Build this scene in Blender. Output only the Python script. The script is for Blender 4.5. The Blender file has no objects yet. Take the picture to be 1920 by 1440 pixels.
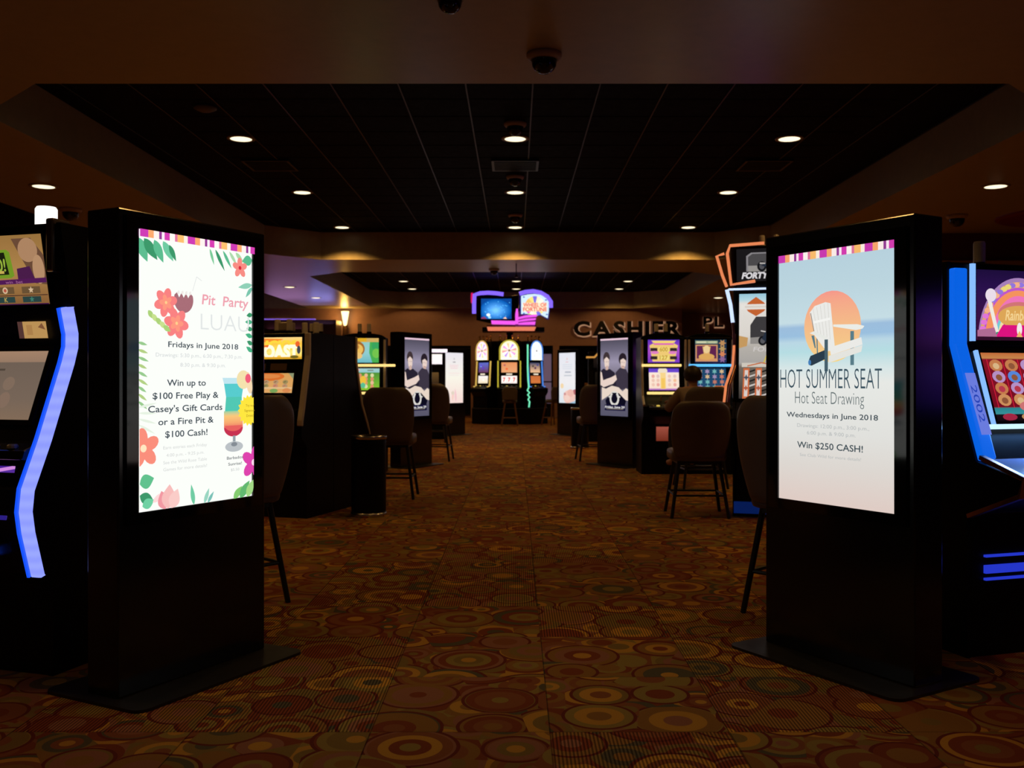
import bpy, bmesh, math, random
from mathutils import Vector, Matrix
R = math.radians
S = bpy.context.scene
COL = S.collection
rnd = random.Random(7)

# ------------------------------------------------------------------ camera, world, exposure
EYE = 1.2
cd = bpy.data.cameras.new('camera'); cam = bpy.data.objects.new('camera', cd); COL.objects.link(cam)
cam.location = (0, 0, EYE); cam.rotation_euler = (R(90), 0, 0)
cd.sensor_width = 36; cd.lens = 34.125
cd.shift_x = -6 / 1920; cd.shift_y = -9 / 1920
cd.clip_start = 0.05; cd.clip_end = 100
cd.dof.use_dof = True; cd.dof.focus_distance = 3.9; cd.dof.aperture_fstop = 5.0
S.camera = cam
S.view_settings.view_transform = 'Standard'; S.view_settings.look = 'None'
S.view_settings.exposure = 0.0; S.view_settings.gamma = 1.0; S.view_settings.use_curve_mapping = False
wd = bpy.data.worlds.new('world'); S.world = wd; wd.use_nodes = True
wd.node_tree.nodes['Background'].inputs[0].default_value = (1.0, 0.55, 0.28, 1)
wd.node_tree.nodes['Background'].inputs[1].default_value = 0.006
SPOT_TRAY, SPOT_LOW = 44.0, 92.0         # downlight power
WARM = (1.0, 0.52, 0.13)

# ------------------------------------------------------------------ materials
def lin(c):
    return tuple(((x / 255) / 12.92 if x / 255 <= .04045 else ((x / 255 + .055) / 1.055) ** 2.4) for x in c)
_m = {}
def mat(name, col=(.5, .5, .5), rough=.5, metal=0.0, emit=None, es=1.0, noise=0.0, spec=.5):
    if name in _m: return _m[name]
    m = bpy.data.materials.new(name); m.use_nodes = True; nt = m.node_tree
    b = nt.nodes['Principled BSDF']
    b.inputs['Base Color'].default_value = (*col, 1); b.inputs['Roughness'].default_value = rough
    b.inputs['Metallic'].default_value = metal
    b.inputs['Specular IOR Level'].default_value = spec
    if emit:
        b.inputs['Emission Color'].default_value = (*emit, 1); b.inputs['Emission Strength'].default_value = es
    if noise:
        tc = nt.nodes.new('ShaderNodeTexCoord'); n = nt.nodes.new('ShaderNodeTexNoise'); n.inputs['Scale'].default_value = 9
        n.inputs['Detail'].default_value = 5
        r = nt.nodes.new('ShaderNodeMapRange'); r.inputs[3].default_value = max(0.02, rough - noise); r.inputs[4].default_value = min(1, rough + noise)
        nt.links.new(tc.outputs['Object'], n.inputs['Vector']); nt.links.new(n.outputs['Fac'], r.inputs[0]); nt.links.new(r.outputs[0], b.inputs['Roughness'])
        mx = nt.nodes.new('ShaderNodeMix'); mx.data_type = 'RGBA'; mx.inputs[6].default_value = (*[c * .82 for c in col], 1); mx.inputs[7].default_value = (*[min(1, c * 1.15) for c in col], 1)
        nt.links.new(n.outputs['Fac'], mx.inputs[0]); nt.links.new(mx.outputs[2], b.inputs['Base Color'])
    _m[name] = m; return m
def glow(name, col, s=1.0):
    return mat(name, (.02, .02, .02), .4, 0, lin(col), s)
def art_mat(s):
    k = 'screen_picture_%.2f' % s
    if k in _m: return _m[k]
    m = bpy.data.materials.new(k); m.use_nodes = True; nt = m.node_tree; nt.nodes.clear()
    o = nt.nodes.new('ShaderNodeOutputMaterial'); e = nt.nodes.new('ShaderNodeEmission'); a = nt.nodes.new('ShaderNodeAttribute')
    a.attribute_name = 'picture'; e.inputs[1].default_value = s
    nt.links.new(a.outputs['Color'], e.inputs[0]); nt.links.new(e.outputs[0], o.inputs[0])
    _m[k] = m; return m

BLACK = mat('black_laminate', (.0032, .003, .003), .42, noise=.06, spec=.16)
GLOSS = mat('gloss_black', (.004, .004, .005), .06, spec=.5)
SATIN = mat('satin_black_metal', (.006, .006, .007), .16, spec=.5)
PLATE = mat('black_base_plate', (.010, .009, .008), .45, noise=.1)
CHROME = mat('brushed_chrome', (.62, .60, .58), .22, 1.0)
BRASS = mat('gilt_trim', (.55, .34, .12), .3, 1.0)
COPPER = mat('copper_trim', (.62, .33, .20), .3, 1.0)
LEATHER = mat('brown_black_leather', (.135, .105, .098), .40, noise=.12)
SILVER = mat('satin_silver_trim', (.80, .74, .68), .45, .15)
LEGM = mat('black_steel_leg', (.008, .008, .008), .4, 0.0)
WOODLEG = mat('oak_stool_leg', (.22, .10, .035), .4, noise=.1)
WHITEPL = mat('dome_housing_white', (.42, .33, .25), .5)
DOMEBK = mat('dome_smoked_glass', (.004, .004, .004), .05)
TBAR = mat('ceiling_grid_metal', (.012, .011, .010), .4, .3)
VENT = mat('vent_dark_metal', (.012, .011, .010), .35, .5)

def wall_mat(name, col, bump=.05):
    m = mat(name, col, .7, noise=.12)
    nt = m.node_tree; b = nt.nodes['Principled BSDF']
    n = nt.nodes.new('ShaderNodeTexNoise'); n.inputs['Scale'].default_value = 220
    bp = nt.nodes.new('ShaderNodeBump'); bp.inputs['Strength'].default_value = bump
    nt.links.new(n.outputs['Fac'], bp.inputs['Height']); nt.links.new(bp.outputs[0], b.inputs['Normal'])
    return m
TAN = wall_mat('tan_ceiling_paint', (.40, .345, .21), .02)
for nd in TAN.node_tree.nodes:
    if nd.type == 'MAP_RANGE': nd.inputs[3].default_value = .30; nd.inputs[4].default_value = .40
DARKTILE = wall_mat('black_ceiling_tile', (.0025, .002, .002), .2); DARKTILE.node_tree.nodes['Principled BSDF'].inputs['Specular IOR Level'].default_value = .05
REDWALL = wall_mat('red_brown_wall_paint', (.28, .155, .135))
MAROON = wall_mat('maroon_wall_paint', (.10, .018, .018))
DARKROOM = wall_mat('recess_shade_black', (.012, .010, .009))  # near-black colour stands in for shade in openings and below the canopy

def carpet():
    m = bpy.data.materials.new('circle_pattern_carpet'); m.use_nodes = True; nt = m.node_tree; N = nt.nodes.new; L = nt.links.new
    b = nt.nodes['Principled BSDF']; b.inputs['Roughness'].default_value = .95; b.inputs['Specular IOR Level'].default_value = .1
    tc = N('ShaderNodeTexCoord')
    def vm(op, a, bb=None):
        n = N('ShaderNodeVectorMath'); n.operation = op
        for i, v in enumerate((a, bb)):
            if v is None: continue
            if isinstance(v, tuple): n.inputs[i].default_value = v
            else: L(v, n.inputs[i])
        return n.outputs['Vector'] if op not in ('LENGTH', 'DOT_PRODUCT') else n.outputs['Value']
    def ma(op, a, bb=None, c=None):
        n = N('ShaderNodeMath'); n.operation = op
        for i, v in enumerate((a, bb, c)):
            if v is None: continue
            if isinstance(v, (int, float)): n.inputs[i].default_value = v
            else: L(v, n.inputs[i])
        return n.outputs[0]
    pos = vm('SUBTRACT', tc.outputs['Object'], (.116, .25, 0))
    sc = vm('MULTIPLY', pos, (1 / .61, 1 / .61, 0))
    tile = vm('FLOOR', sc); fr = vm('FRACTION', sc)
    wn = N('ShaderNodeTexWhiteNoise'); wn.noise_dimensions = '2D'; L(tile, wn.inputs['Vector'])
    off = vm('MULTIPLY', wn.outputs['Color'], (31, 47, 0))
    q = vm('ADD', pos, off)
    def rings(scale, freq, seedv):
        v = N('ShaderNodeTexVoronoi'); v.voronoi_dimensions = '2D'; v.inputs['Scale'].default_value = scale; v.inputs['Randomness'].default_value = .75
        L(vm('ADD', q, (seedv, seedv * .7, 0)), v.inputs['Vector'])
        sep = N('ShaderNodeSeparateColor'); L(v.outputs['Color'], sep.inputs[0])
        d = ma('MULTIPLY', v.outputs['Distance'], ma('MULTIPLY_ADD', sep.outputs[0], freq * .8, freq * .6))
        idx = ma('FLOOR', d)
        w2 = N('ShaderNodeTexWhiteNoise'); w2.noise_dimensions = '2D'
        cb = N('ShaderNodeCombineXYZ'); L(idx, cb.inputs[0]); L(ma('MULTIPLY', sep.outputs[1], 91.7), cb.inputs[1]); L(cb.outputs[0], w2.inputs['Vector'])
        return v.outputs['Distance'], w2.outputs['Value'], sep.outputs[2]
    d1, r1, k1 = rings(3.3, 7.5, 0.0)
    d2, r2, k2 = rings(5.6, 6.0, 5.3)
    rad = ma('MULTIPLY_ADD', k1, .25, .33)
    inside = ma('LESS_THAN', d1, rad)
    mixv = N('ShaderNodeMix'); L(inside, mixv.inputs[0]); L(r2, mixv.inputs[2]); L(r1, mixv.inputs[3])
    ramp = N('ShaderNodeValToRGB'); ramp.color_ramp.interpolation = 'CONSTANT'
    pal = [(0, (.19, .043, .013)), (.18, (.24, .115, .024)), (.36, (.25, .170, .038)), (.50, (.22, .072, .024)), (.62, (.44, .22, .028)), (.73, (.20, .126, .030)), (.84, (.09, .075, .040)), (.91, (.26, .105, .055))]
    e = ramp.color_ramp.elements
    e[0].position = 0; e[0].color = (*pal[0][1], 1); e[1].position = pal[1][0]; e[1].color = (*pal[1][1], 1)
    for p, c in pal[2:]:
        x = e.new(p); x.color = (*c, 1)
    L(mixv.outputs[0], ramp.inputs[0])
    # dark rust outline round each circle
    edge = ma('LESS_THAN', ma('ABSOLUTE', ma('SUBTRACT', d1, rad)), .022)
    m1 = N('ShaderNodeMix'); m1.data_type = 'RGBA'; L(edge, m1.inputs[0]); L(ramp.outputs[0], m1.inputs[6]); m1.inputs[7].default_value = (.13, .022, .010, 1)
    # ribbed tiles
    sx = N('ShaderNodeSeparateXYZ'); L(pos, sx.inputs[0])
    st = ma('GREATER_THAN', ma('SINE', ma('MULTIPLY', sx.outputs[0], 2 * math.pi / .0125)), 0)
    w3 = N('ShaderNodeTexWhiteNoise'); w3.noise_dimensions = '2D'; L(vm('ADD', tile, (3.3, 8.1, 0)), w3.inputs['Vector'])
    rib = ma('GREATER_THAN', w3.outputs['Value'], .62)
    fac = ma('ADD', ma('MULTIPLY', rib, ma('SUBTRACT', ma('MULTIPLY', st, .95), .5)), 1.0)
    fs = N('ShaderNodeSeparateXYZ'); L(fr, fs.inputs[0])
    seam = ma('MINIMUM', ma('GREATER_THAN', fs.outputs[0], .008), ma('GREATER_THAN', fs.outputs[1], .006))
    fac = ma('MULTIPLY', fac, ma('MULTIPLY_ADD', seam, .6, .4))
    nz = N('ShaderNodeTexNoise'); nz.inputs['Scale'].default_value = 260; L(tc.outputs['Object'], nz.inputs['Vector'])
    fac = ma('MULTIPLY', fac, ma('MULTIPLY_ADD', nz.outputs['Fac'], .5, .75))
    m2 = N('ShaderNodeMix'); m2.data_type = 'RGBA'; m2.blend_type = 'MULTIPLY'; m2.inputs[0].default_value = 1
    cb = N('ShaderNodeCombineColor')
    for i in range(3): L(fac, cb.inputs[i])
    L(m1.outputs[2], m2.inputs[6]); L(cb.outputs[0], m2.inputs[7]); L(m2.outputs[2], b.inputs['Base Color'])
    bp = N('ShaderNodeBump'); bp.inputs['Strength'].default_value = .25; L(nz.outputs['Fac'], bp.inputs['Height']); L(bp.outputs[0], b.inputs['Normal'])
    return m

# ------------------------------------------------------------------ object helpers
def tag(o, label=None, cat=None, group=None, kind=None):
    if label: o['label'] = label
    if cat: o['category'] = cat
    if group: o['group'] = group
    if kind: o['kind'] = kind
    return o
def thing(name, label, cat, loc=(0, 0, 0), rz=0, group=None):
    o = bpy.data.objects.new(name, None); COL.objects.link(o); o.location = loc; o.rotation_euler = (0, 0, R(rz))
    o.empty_display_size = .1
    return tag(o, label, cat, group)
def copy_tree(o, parent=None):
    c = o.copy(); COL.objects.link(c)
    if parent: c.parent = parent
    for ch in list(o.children): copy_tree(ch, c)
    return c

class MB:
    """collects shapes into one mesh"""
    def __init__(s): s.v = []; s.f = []; s.m = []; s.mats = []
    def mi(s, m):
        if m not in s.mats: s.mats.append(m)
        return s.mats.index(m)
    def add(s, vs, fs, m, M=None):
        o = len(s.v); k = s.mi(m)
        s.v += [tuple(M @ Vector(p)) if M else tuple(p) for p in vs]
        s.f += [tuple(i + o for i in f) for f in fs]; s.m += [k] * len(fs)
        return s
    def box(s, x0, x1, y0, y1, z0, z1, m, M=None):
        vs = [(x, y, z) for z in (z0, z1) for y in (y0, y1) for x in (x0, x1)]
        return s.add(vs, [(0, 2, 3, 1), (4, 5, 7, 6), (0, 1, 5, 4), (1, 3, 7, 5), (3, 2, 6, 7), (2, 0, 4, 6)], m, M)
    def prism(s, poly, a0, a1, m, axis='x', M=None):
        """poly extruded along axis; poly in the other two axes in order"""
        n = len(poly)
        def P(p, a):
            return {'x': (a, p[0], p[1]), 'y': (p[0], a, p[1]), 'z': (p[0], p[1], a)}[axis]
        vs = [P(p, a0) for p in poly] + [P(p, a1) for p in poly]
        fs = [tuple(range(n)), tuple(range(2 * n - 1, n - 1, -1))] + [(i, i + n, (i + 1) % n + n, (i + 1) % n) for i in range(n)]
        return s.add(vs, fs, m, M)
    def sweep(s, pts, x0, x1, t, m):
        """ribbon of a rectangle along a profile (y,z); outward is towards -y"""
        n = len(pts); vs = []
        for i, p in enumerate(pts):
            a = Vector(pts[max(0, i - 1)]); b = Vector(pts[min(n - 1, i + 1)]); d = (b - a).normalized(); nn = Vector((-d.y, d.x))
            if d.y < 0: nn = -nn
            q = Vector(p) + nn * t
            vs += [(x0, p[0], p[1]), (x1, p[0], p[1]), (x1, q.x, q.y), (x0, q.x, q.y)]
        fs = []
        for i in range(n - 1):
            a, b = i * 4, i * 4 + 4
            fs += [(a + j, a + (j + 1) % 4, b + (j + 1) % 4, b + j) for j in range(4)]
        fs += [(3, 2, 1, 0), tuple(range(4 * n - 4, 4 * n))]
        return s.add(vs, fs, m)
    def tube(s, pts, r, m, seg=10, M=None):
        pts = [Vector(p) for p in pts]; n = len(pts); rs = r if isinstance(r, (list, tuple)) else [r] * n
        vs = []; up = None
        for i, p in enumerate(pts):
            d = (pts[min(n - 1, i + 1)] - pts[max(0, i - 1)]).normalized()
            if up is None: up = Vector((0, 0, 1)) if abs(d.z) < .9 else Vector((1, 0, 0))
            a = d.cross(up).normalized(); b = a.cross(d).normalized(); up = b
            vs += [tuple(p + (a * math.cos(t) + b * math.sin(t)) * rs[i]) for t in [2 * math.pi * k / seg for k in range(seg)]]
        fs = [(i * seg + k, i * seg + (k + 1) % seg, (i + 1) * seg + (k + 1) % seg, (i + 1) * seg + k) for i in range(n - 1) for k in range(seg)]
        fs += [tuple(range(seg - 1, -1, -1)), tuple(range((n - 1) * seg, n * seg))]
        return s.add(vs, fs, m, M)
    def lathe(s, prof, m, seg=24, M=None):
        """prof of (r,z) from bottom to top"""
        vs = []; n = len(prof)
        for r, z in prof:
            vs += [(max(r, 1e-4) * math.cos(2 * math.pi * k / seg), max(r, 1e-4) * math.sin(2 * math.pi * k / seg), z) for k in range(seg)]
        fs = [(i * seg + k, i * seg + (k + 1) % seg, (i + 1) * seg + (k + 1) % seg, (i + 1) * seg + k) for i in range(n - 1) for k in range(seg)]
        fs += [tuple(range(seg - 1, -1, -1)), tuple(range((n - 1) * seg, n * seg))]
        return s.add(vs, fs, m, M)
    def build(s, name, parent=None, bevel=0, smooth=False, loc=None, label=None, subd=0):
        me = bpy.data.meshes.new(name); me.from_pydata(s.v, [], s.f); me.update()
        for m in s.mats: me.materials.append(m)
        me.polygons.foreach_set('material_index', s.m)
        bm = bmesh.new(); bm.from_mesh(me); bmesh.ops.recalc_face_normals(bm, faces=bm.faces); bm.to_mesh(me); bm.free()
        o = bpy.data.objects.new(name, me); COL.objects.link(o)
        if parent: o.parent = parent
        if loc: o.location = loc
        if bevel:
            b = o.modifiers.new('bevel', 'BEVEL'); b.width = bevel; b.segments = 2; b.limit_method = 'ANGLE'; b.angle_limit = R(40)
        if subd:
            b = o.modifiers.new('subdivision', 'SUBSURF'); b.levels = b.render_levels = subd
        if smooth or subd:
            me.polygons.foreach_set('use_smooth', [True] * len(me.polygons))
        if label: o['label'] = label
        return o
def rrect(x0, x1, y0, y1, r, seg=5):
    out = []
    for cx, cy, a in ((x1 - r, y0 + r, -90), (x1 - r, y1 - r, 0), (x0 + r, y1 - r, 90), (x0 + r, y0 + r, 180)):
        out += [(cx + r * math.cos(R(a + 90 * k / seg)), cy + r * math.sin(R(a + 90 * k / seg))) for k in range(seg + 1)]
    return out

# ------------------------------------------------------------------ flat pictures for screens
_tx = {}
def text_geo(body, bold=0.0):
    k = (body, bold)
    if k in _tx: return _tx[k]
    c = bpy.data.curves.new('t', 'FONT'); c.body = body; c.resolution_u = 3; c.fill_mode = 'BOTH'; c.offset = bold
    o = bpy.data.objects.new('t', c); me = bpy.data.meshes.new_from_object(o)
    vs = [(v.co.x, v.co.y) for v in me.vertices]; fs = [tuple(p.vertices) for p in me.polygons]
    bpy.data.objects.remove(o); bpy.data.curves.remove(c); bpy.data.meshes.remove(me)
    xs = [v[0] for v in vs]; x0, x1 = min(xs), max(xs)
    _tx[k] = ([(v[0] - x0, v[1]) for v in vs], fs, x1 - x0); return _tx[k]

class Art:
    """picture in screen units: u 0..1 left to right, v 0..1 top to bottom, built in metres as W x H"""
    def __init__(s, W, H, step=.00012): s.W, s.H = W, H; s.v = []; s.f = []; s.c = []; s.k = 0; s.step = step
    def _add(s, uv, faces, cols):
        o = len(s.v); y = -s.k * s.step; s.k += 1
        cols = cols if isinstance(cols, list) else [cols] * len(uv)
        if any(not (-1e-6 <= q <= 1.000001) for p in uv for q in p):          # keep the picture inside its screen
            nu, nf, nc = [], [], []
            for f in faces:
                P = [(*uv[i], *cols[i]) for i in f]
                for ax, lim, sg in ((0, 0, 1), (0, 1, -1), (1, 0, 1), (1, 1, -1)):
                    Q = []
                    for A, B in zip(P, P[1:] + P[:1]):
                        da, db = (A[ax] - lim) * sg, (B[ax] - lim) * sg
                        if da >= 0: Q.append(A)
                        if (da >= 0) != (db >= 0): t = da / (da - db); Q.append(tuple(p + (q - p) * t for p, q in zip(A, B)))
                    P = Q
                if len(P) > 2: nf.append(tuple(range(len(nu), len(nu) + len(P)))); nu += [p[:2] for p in P]; nc += [p[2:] for p in P]
            uv, faces, cols = nu, nf, nc
        s.v += [((u - .5) * s.W, y, (1 - v) * s.H) for u, v in uv]
        s.f += [tuple(i + o for i in f) for f in faces]
        s.c += cols
    def poly(s, pts, col): s._add(pts, [tuple(range(len(pts)))], lin(col))
    def rect(s, u0, v0, u1, v1, col): s.poly([(u0, v0), (u1, v0), (u1, v1), (u0, v1)], col)
    def grad(s, u0, u1, stops):
        uv = []; c = []; f = []
        for i, (v, col) in enumerate(stops):
            uv += [(u0, v), (u1, v)]; c += [lin(col)] * 2
            if i: f.append((2 * i - 2, 2 * i - 1, 2 * i + 1, 2 * i))
        s._add(uv, f, c)
    def ell(s, u, v, rx, ry, col, n=28, a0=0, a1=360, rot=0):
        """rx, ry in metres"""
        t = [R(a0 + (a1 - a0) * i / n) for i in range(n + (1 if a1 - a0 < 360 else 0))]
        cr, sr = math.cos(R(rot)), math.sin(R(rot))
        s.poly([(u + (rx * math.cos(a) * cr - ry * math.sin(a) * sr) / s.W, v - (rx * math.cos(a) * sr + ry * math.sin(a) * cr) / s.H) for a in t], col)
    def gdisc(s, u, v, r, top, mid, bot, n=16):
        uv = []; c = []; f = []
        for i in range(n + 1):
            a = math.pi * i / n; dz = math.cos(a) * r; w = math.sin(a) * r; t = i / n
            k = [top[j] + (mid[j] - top[j]) * t * 2 if t < .5 else mid[j] + (bot[j] - mid[j]) * (t * 2 - 1) for j in range(3)]
            uv += [(u - w / s.W, v - dz / s.H), (u + w / s.W, v - dz / s.H)]; c += [lin(k)] * 2
            if i: f.append((2 * i - 2, 2 * i - 1, 2 * i + 1, 2 * i))
        s._add(uv, f, c)
    def line(s, pts, w, col):
        for (a, b) in zip(pts, pts[1:]):
            dx, dy = (b[0] - a[0]) * s.W, (b[1] - a[1]) * s.H; l = math.hypot(dx, dy) or 1; nx, ny = -dy / l * w / 2 / s.W, dx / l * w / 2 / s.H
            s.poly([(a[0] + nx, a[1] + ny), (b[0] + nx, b[1] + ny), (b[0] - nx, b[1] - ny), (a[0] - nx, a[1] - ny)], col)
    def star(s, u, v, r0, r1, n, col, ph=0):
        s.poly([(u + (r1 if i % 2 else r0) * math.cos(R(ph) + math.pi * i / n) / s.W, v - (r1 if i % 2 else r0) * math.sin(R(ph) + math.pi * i / n) / s.H) for i in range(2 * n)], col)
    def flower(s, u, v, r, col, core, n=5, ph=0):
        for i in range(n):
            a = R(ph) + 2 * math.pi * i / n
            s.ell(u + r * .55 * math.cos(a) / s.W, v - r * .55 * math.sin(a) / s.H, r * .5, r * .34, col, 14, rot=math.degrees(a))
        s.ell(u, v, r * .2, r * .2, core, 12)
    def leaf(s, u, v, l, w, ang, col, n=10):
        a = R(ang); pts = []
        for sgn in (1, -1):
            for i in (range(n + 1) if sgn > 0 else range(n - 1, 0, -1)):
                t = i / n; x = l * t; y = sgn * w * math.sin(math.pi * t ** .8)
                pts.append((u + (x * math.cos(a) - y * math.sin(a)) / s.W, v - (x * math.sin(a) + y * math.cos(a)) / s.H))
        s.poly(pts, col)
    def text(s, body, u, v, h, col, width=None, bold=0.0, align='c', slant=0):
        """h: cap height in metres; v: middle of the capitals; width: total width in units of u"""
        vs, fs, w = text_geo(body, bold); ky = h / .69; kx = (width * s.W / w) if width else ky
        x0 = -w * kx / 2 if align == 'c' else (0 if align == 'l' else -w * kx)
        s._add([(u + (x0 + x * kx + slant * y * ky) / s.W, v - (y * ky - h / 2) / s.H) for x, y in vs], fs, lin(col))
    def build(s, name, parent, strength=1.0, M=None, label=None):
        me = bpy.data.meshes.new(name); me.from_pydata([tuple(M @ Vector(p)) if M else p for p in s.v], [], s.f); me.update()
        a = me.color_attributes.new('picture', 'FLOAT_COLOR', 'POINT')
        a.data.foreach_set('color', [x for c in s.c for x in (*c, 1.0)])
        me.materials.append(art_mat(strength))
        o = bpy.data.objects.new(name, me); COL.objects.link(o); o.parent = parent
        if label: o['label'] = label
        return o

class Lines:
    """one flat mesh for each line of writing"""
    def __init__(s, W, H, k): s.a = []; s.W, s.H, s.k = W, H, k
    def text(s, *a, **k): q = Art(s.W, s.H); q.k = s.k; q.text(*a, **k); s.a.append(q)
STRIPE = [((204, 60, 178), 3), ((250, 168, 110), 2), ((255, 240, 235), 2), ((150, 60, 150), 1), ((255, 235, 245), 1), ((214, 62, 178), 2), ((255, 245, 240), 2), ((226, 120, 160), 1), ((252, 190, 110), 2.5), ((255, 240, 225), 1.5)]
def stripes(a, v1=.027):
    u = 0.0; i = 0; unit = 1 / 47.0
    while u < 1:
        c, w = STRIPE[i % len(STRIPE)]; u1 = min(1, u + w * unit); a.rect(u, 0, u1, v1, c); u = u1; i += 1

def poster_luau(W, H):
    a = Art(W, H); t = Lines(W, H, 130)
    a.rect(0, 0, 1, 1, (247, 250, 245))
    G, G2, LG = (92, 186, 142), (60, 150, 105), (176, 205, 130)
    for (u, v, l, w, an, c) in [(.0, .03, .10, .024, -62, G), (.05, .03, .10, .022, -50, G2), (.13, .03, .095, .020, -62, G), (.2, .03, .09, .018, -55, (110, 200, 160)), (.25, .04, .07, .012, -60, G2),
                                (.60, .03, .07, .007, -70, (120, 200, 150)), (.65, .03, .10, .009, -58, G2), (.72, .03, .085, .008, -55, G), (.78, .03, .07, .008, -50, (170, 215, 170)), (.84, .03, .06, .010, -40, (170, 215, 165)),
                                (1.0, .05, .06, .022, 190, G), (1.0, .15, .085, .012, 192, (140, 205, 180)), (1.0, .16, .06, .009, 230, (120, 195, 170))]:
        a.leaf(u, v, l, w, an, c)
    a.flower(.88, .088, .042, (244, 138, 130), (214, 40, 60), 5, 20)
    for k in range(6): a.leaf(1.0, .27 + .03 * k, .035 + .008 * (k % 2), .010, 190 - 8 * k, (70, 175, 130) if k % 2 else G2)
    for k in range(9): a.leaf(.0, .40 + .026 * k, .045 + .004 * (k % 3), .006, -12 - 3 * k, LG if k % 2 else (150, 200, 140))
    for k in range(5): a.leaf(.0, .63 + .02 * k, .09, .005, 10 - 12 * k, (226, 238, 222))
    # coconut with flowers
    n = 26; cx, cy, r = .365, .236, .050
    a.poly([(cx + r * math.cos(R(160 + 220 * i / n)) / W, cy - r * 1.05 * math.sin(R(160 + 220 * i / n)) / H) for i in range(n + 1)] +
           [(cx + r * (.94 - 1.88 * i / 8) / W, cy - r * (.55 if i % 2 else .16) / H) for i in range(1, 8)], (166, 108, 118))
    for i in range(4): a.leaf(cx - .03 / W + i * .02 / W, cy - .02 / H, .018, .006, 70, (236, 230, 226))
    a.line([(.44, .20), (.475, .145), (.52, .158)], .0022, (214, 216, 218))
    for (u, v, rr, ph) in [(.215, .252, .056, 15), (.30, .325, .060, 50)]:
        a.flower(u, v, rr, (245, 128, 128), (250, 190, 120), 6, ph)
        a.flower(u, v, rr * .55, (250, 150, 126), (252, 205, 140), 5, ph + 20)
    for k in range(5): a.leaf(.07 + .03 * k, .285 + .013 * k, .042, .011, -50 + 5 * k, (196, 222, 140) if k % 2 else (170, 208, 120))
    # drink
    a.poly([(.715, .545), (.905, .545), (.885, .60), (.885, .655), (.725, .655), (.735, .60)], (86, 200, 202))
    a.poly([(.735, .60), (.885, .60), (.885, .662), (.725, .655)], (80, 196, 176))
    a.grad(.715, .895, [(.655, (150, 205, 160)), (.675, (246, 196, 120)), (.70, (244, 168, 110)), (.72, (232, 110, 100))])
    a.ell(.805, .72, .055, .038, (196, 50, 80), 20, 180, 360)
    a.ell(.805, .712, .050, .024, (228, 96, 92), 20, 180, 360)
    a.poly([(.70, .525), (.92, .525), (.905, .548), (.715, .548)], (190, 226, 236))
    a.ell(.90, .532, .040, .040, (240, 222, 170), 20); a.ell(.955, .545, .018, .048, (244, 216, 176), 20, rot=12); a.ell(.945, .527, .017, .020, (238, 92, 120), 14)
    a.rect(.797, .752, .823, .785, (150, 160, 168)); a.ell(.81, .795, .052, .022, (184, 190, 194)); a.ell(.81, .786, .018, .009, (130, 138, 146))
    a.star(.955, .655, .068, .056, 18, (252, 226, 62))
    # flowers and leaves along the foot
    a.flower(.03, .775, .075, (246, 140, 122), (255, 226, 190), 5, 25); a.flower(1.0, .865, .072, (218, 66, 170), (250, 215, 235), 5, 150)
    for (u, v, l, w, an, c) in [(.0, .90, .07, .028, 15, (96, 190, 140)), (.0, .94, .075, .022, -25, G2), (.02, .98, .06, .02, 20, (110, 205, 160)), (.1, .97, .07, .012, 30, (250, 214, 214)),
                                (.2, 1.0, .075, .028, 105, (238, 150, 160)), (.22, 1.0, .095, .034, 84, (244, 186, 184)), (.25, 1.0, .08, .028, 66, (246, 200, 196)),
                                (.44, 1.0, .085, .011, 100, (110, 200, 160)), (.53, 1.0, .065, .010, 66, (150, 210, 190)), (.56, 1.0, .055, .008, 52, (120, 190, 180)),
                                (.8, 1.0, .07, .016, 45, (130, 200, 110)), (.86, 1.0, .09, .02, 50, (96, 180, 110)), (.93, 1.0, .08, .02, 62, (160, 212, 130))]:
        a.leaf(u, v, l, w, an, c)
    stripes(a)
    D, Lg = (62, 74, 84), (206, 210, 212)
    t.text('Pit  Party', .72, .228, .040, (236, 158, 172), .43, .012, slant=.12)
    t.text('LUAU', .72, .312, .066, (222, 226, 226), .45, -.012)
    t.text('Fridays in June 2018', .53, .403, .0215, D, .62, .012)
    t.text('Drawings: 5:30 p.m., 6:30 p.m., 7:30 p.m.', .50, .442, .015, Lg, .76)
    t.text('8:30 p.m. & 9:30 p.m.', .52, .477, .015, Lg, .40)
    for body, v, w in (('Win up to', .543, .33), ('$100 Free Play &', .590, .56), ("Casey's Gift Cards", .637, .63), ('or a Fire Pit &', .684, .47), ('$100 Cash!', .730, .36)):
        t.text(body, .375, v, .0245, D, w, .012)
    for body, v, w in (('Earn entries each Friday', .778, .37), ('4:00 p.m. - 9:25 p.m.', .806, .32), ('See the Wild Rose Table', .832, .37), ('Games for more details!', .857, .37)):
        t.text(body, .365, v, .0125, (206, 208, 208), w)
    t.text('Try our', .955, .635, .010, (176, 150, 40), .085, .01); t.text('Signature', .955, .655, .010, (176, 150, 40), .11, .01); t.text('Drink!', .955, .676, .010, (176, 150, 40), .07, .01)
    t.text('Barbados', .81, .838, .012, (110, 116, 120), .155, .012); t.text('Sunrise!', .81, .862, .012, (110, 116, 120), .13, .012); t.text('$5.50', .81, .885, .011, (196, 200, 200), .08)
    return a, t

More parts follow.
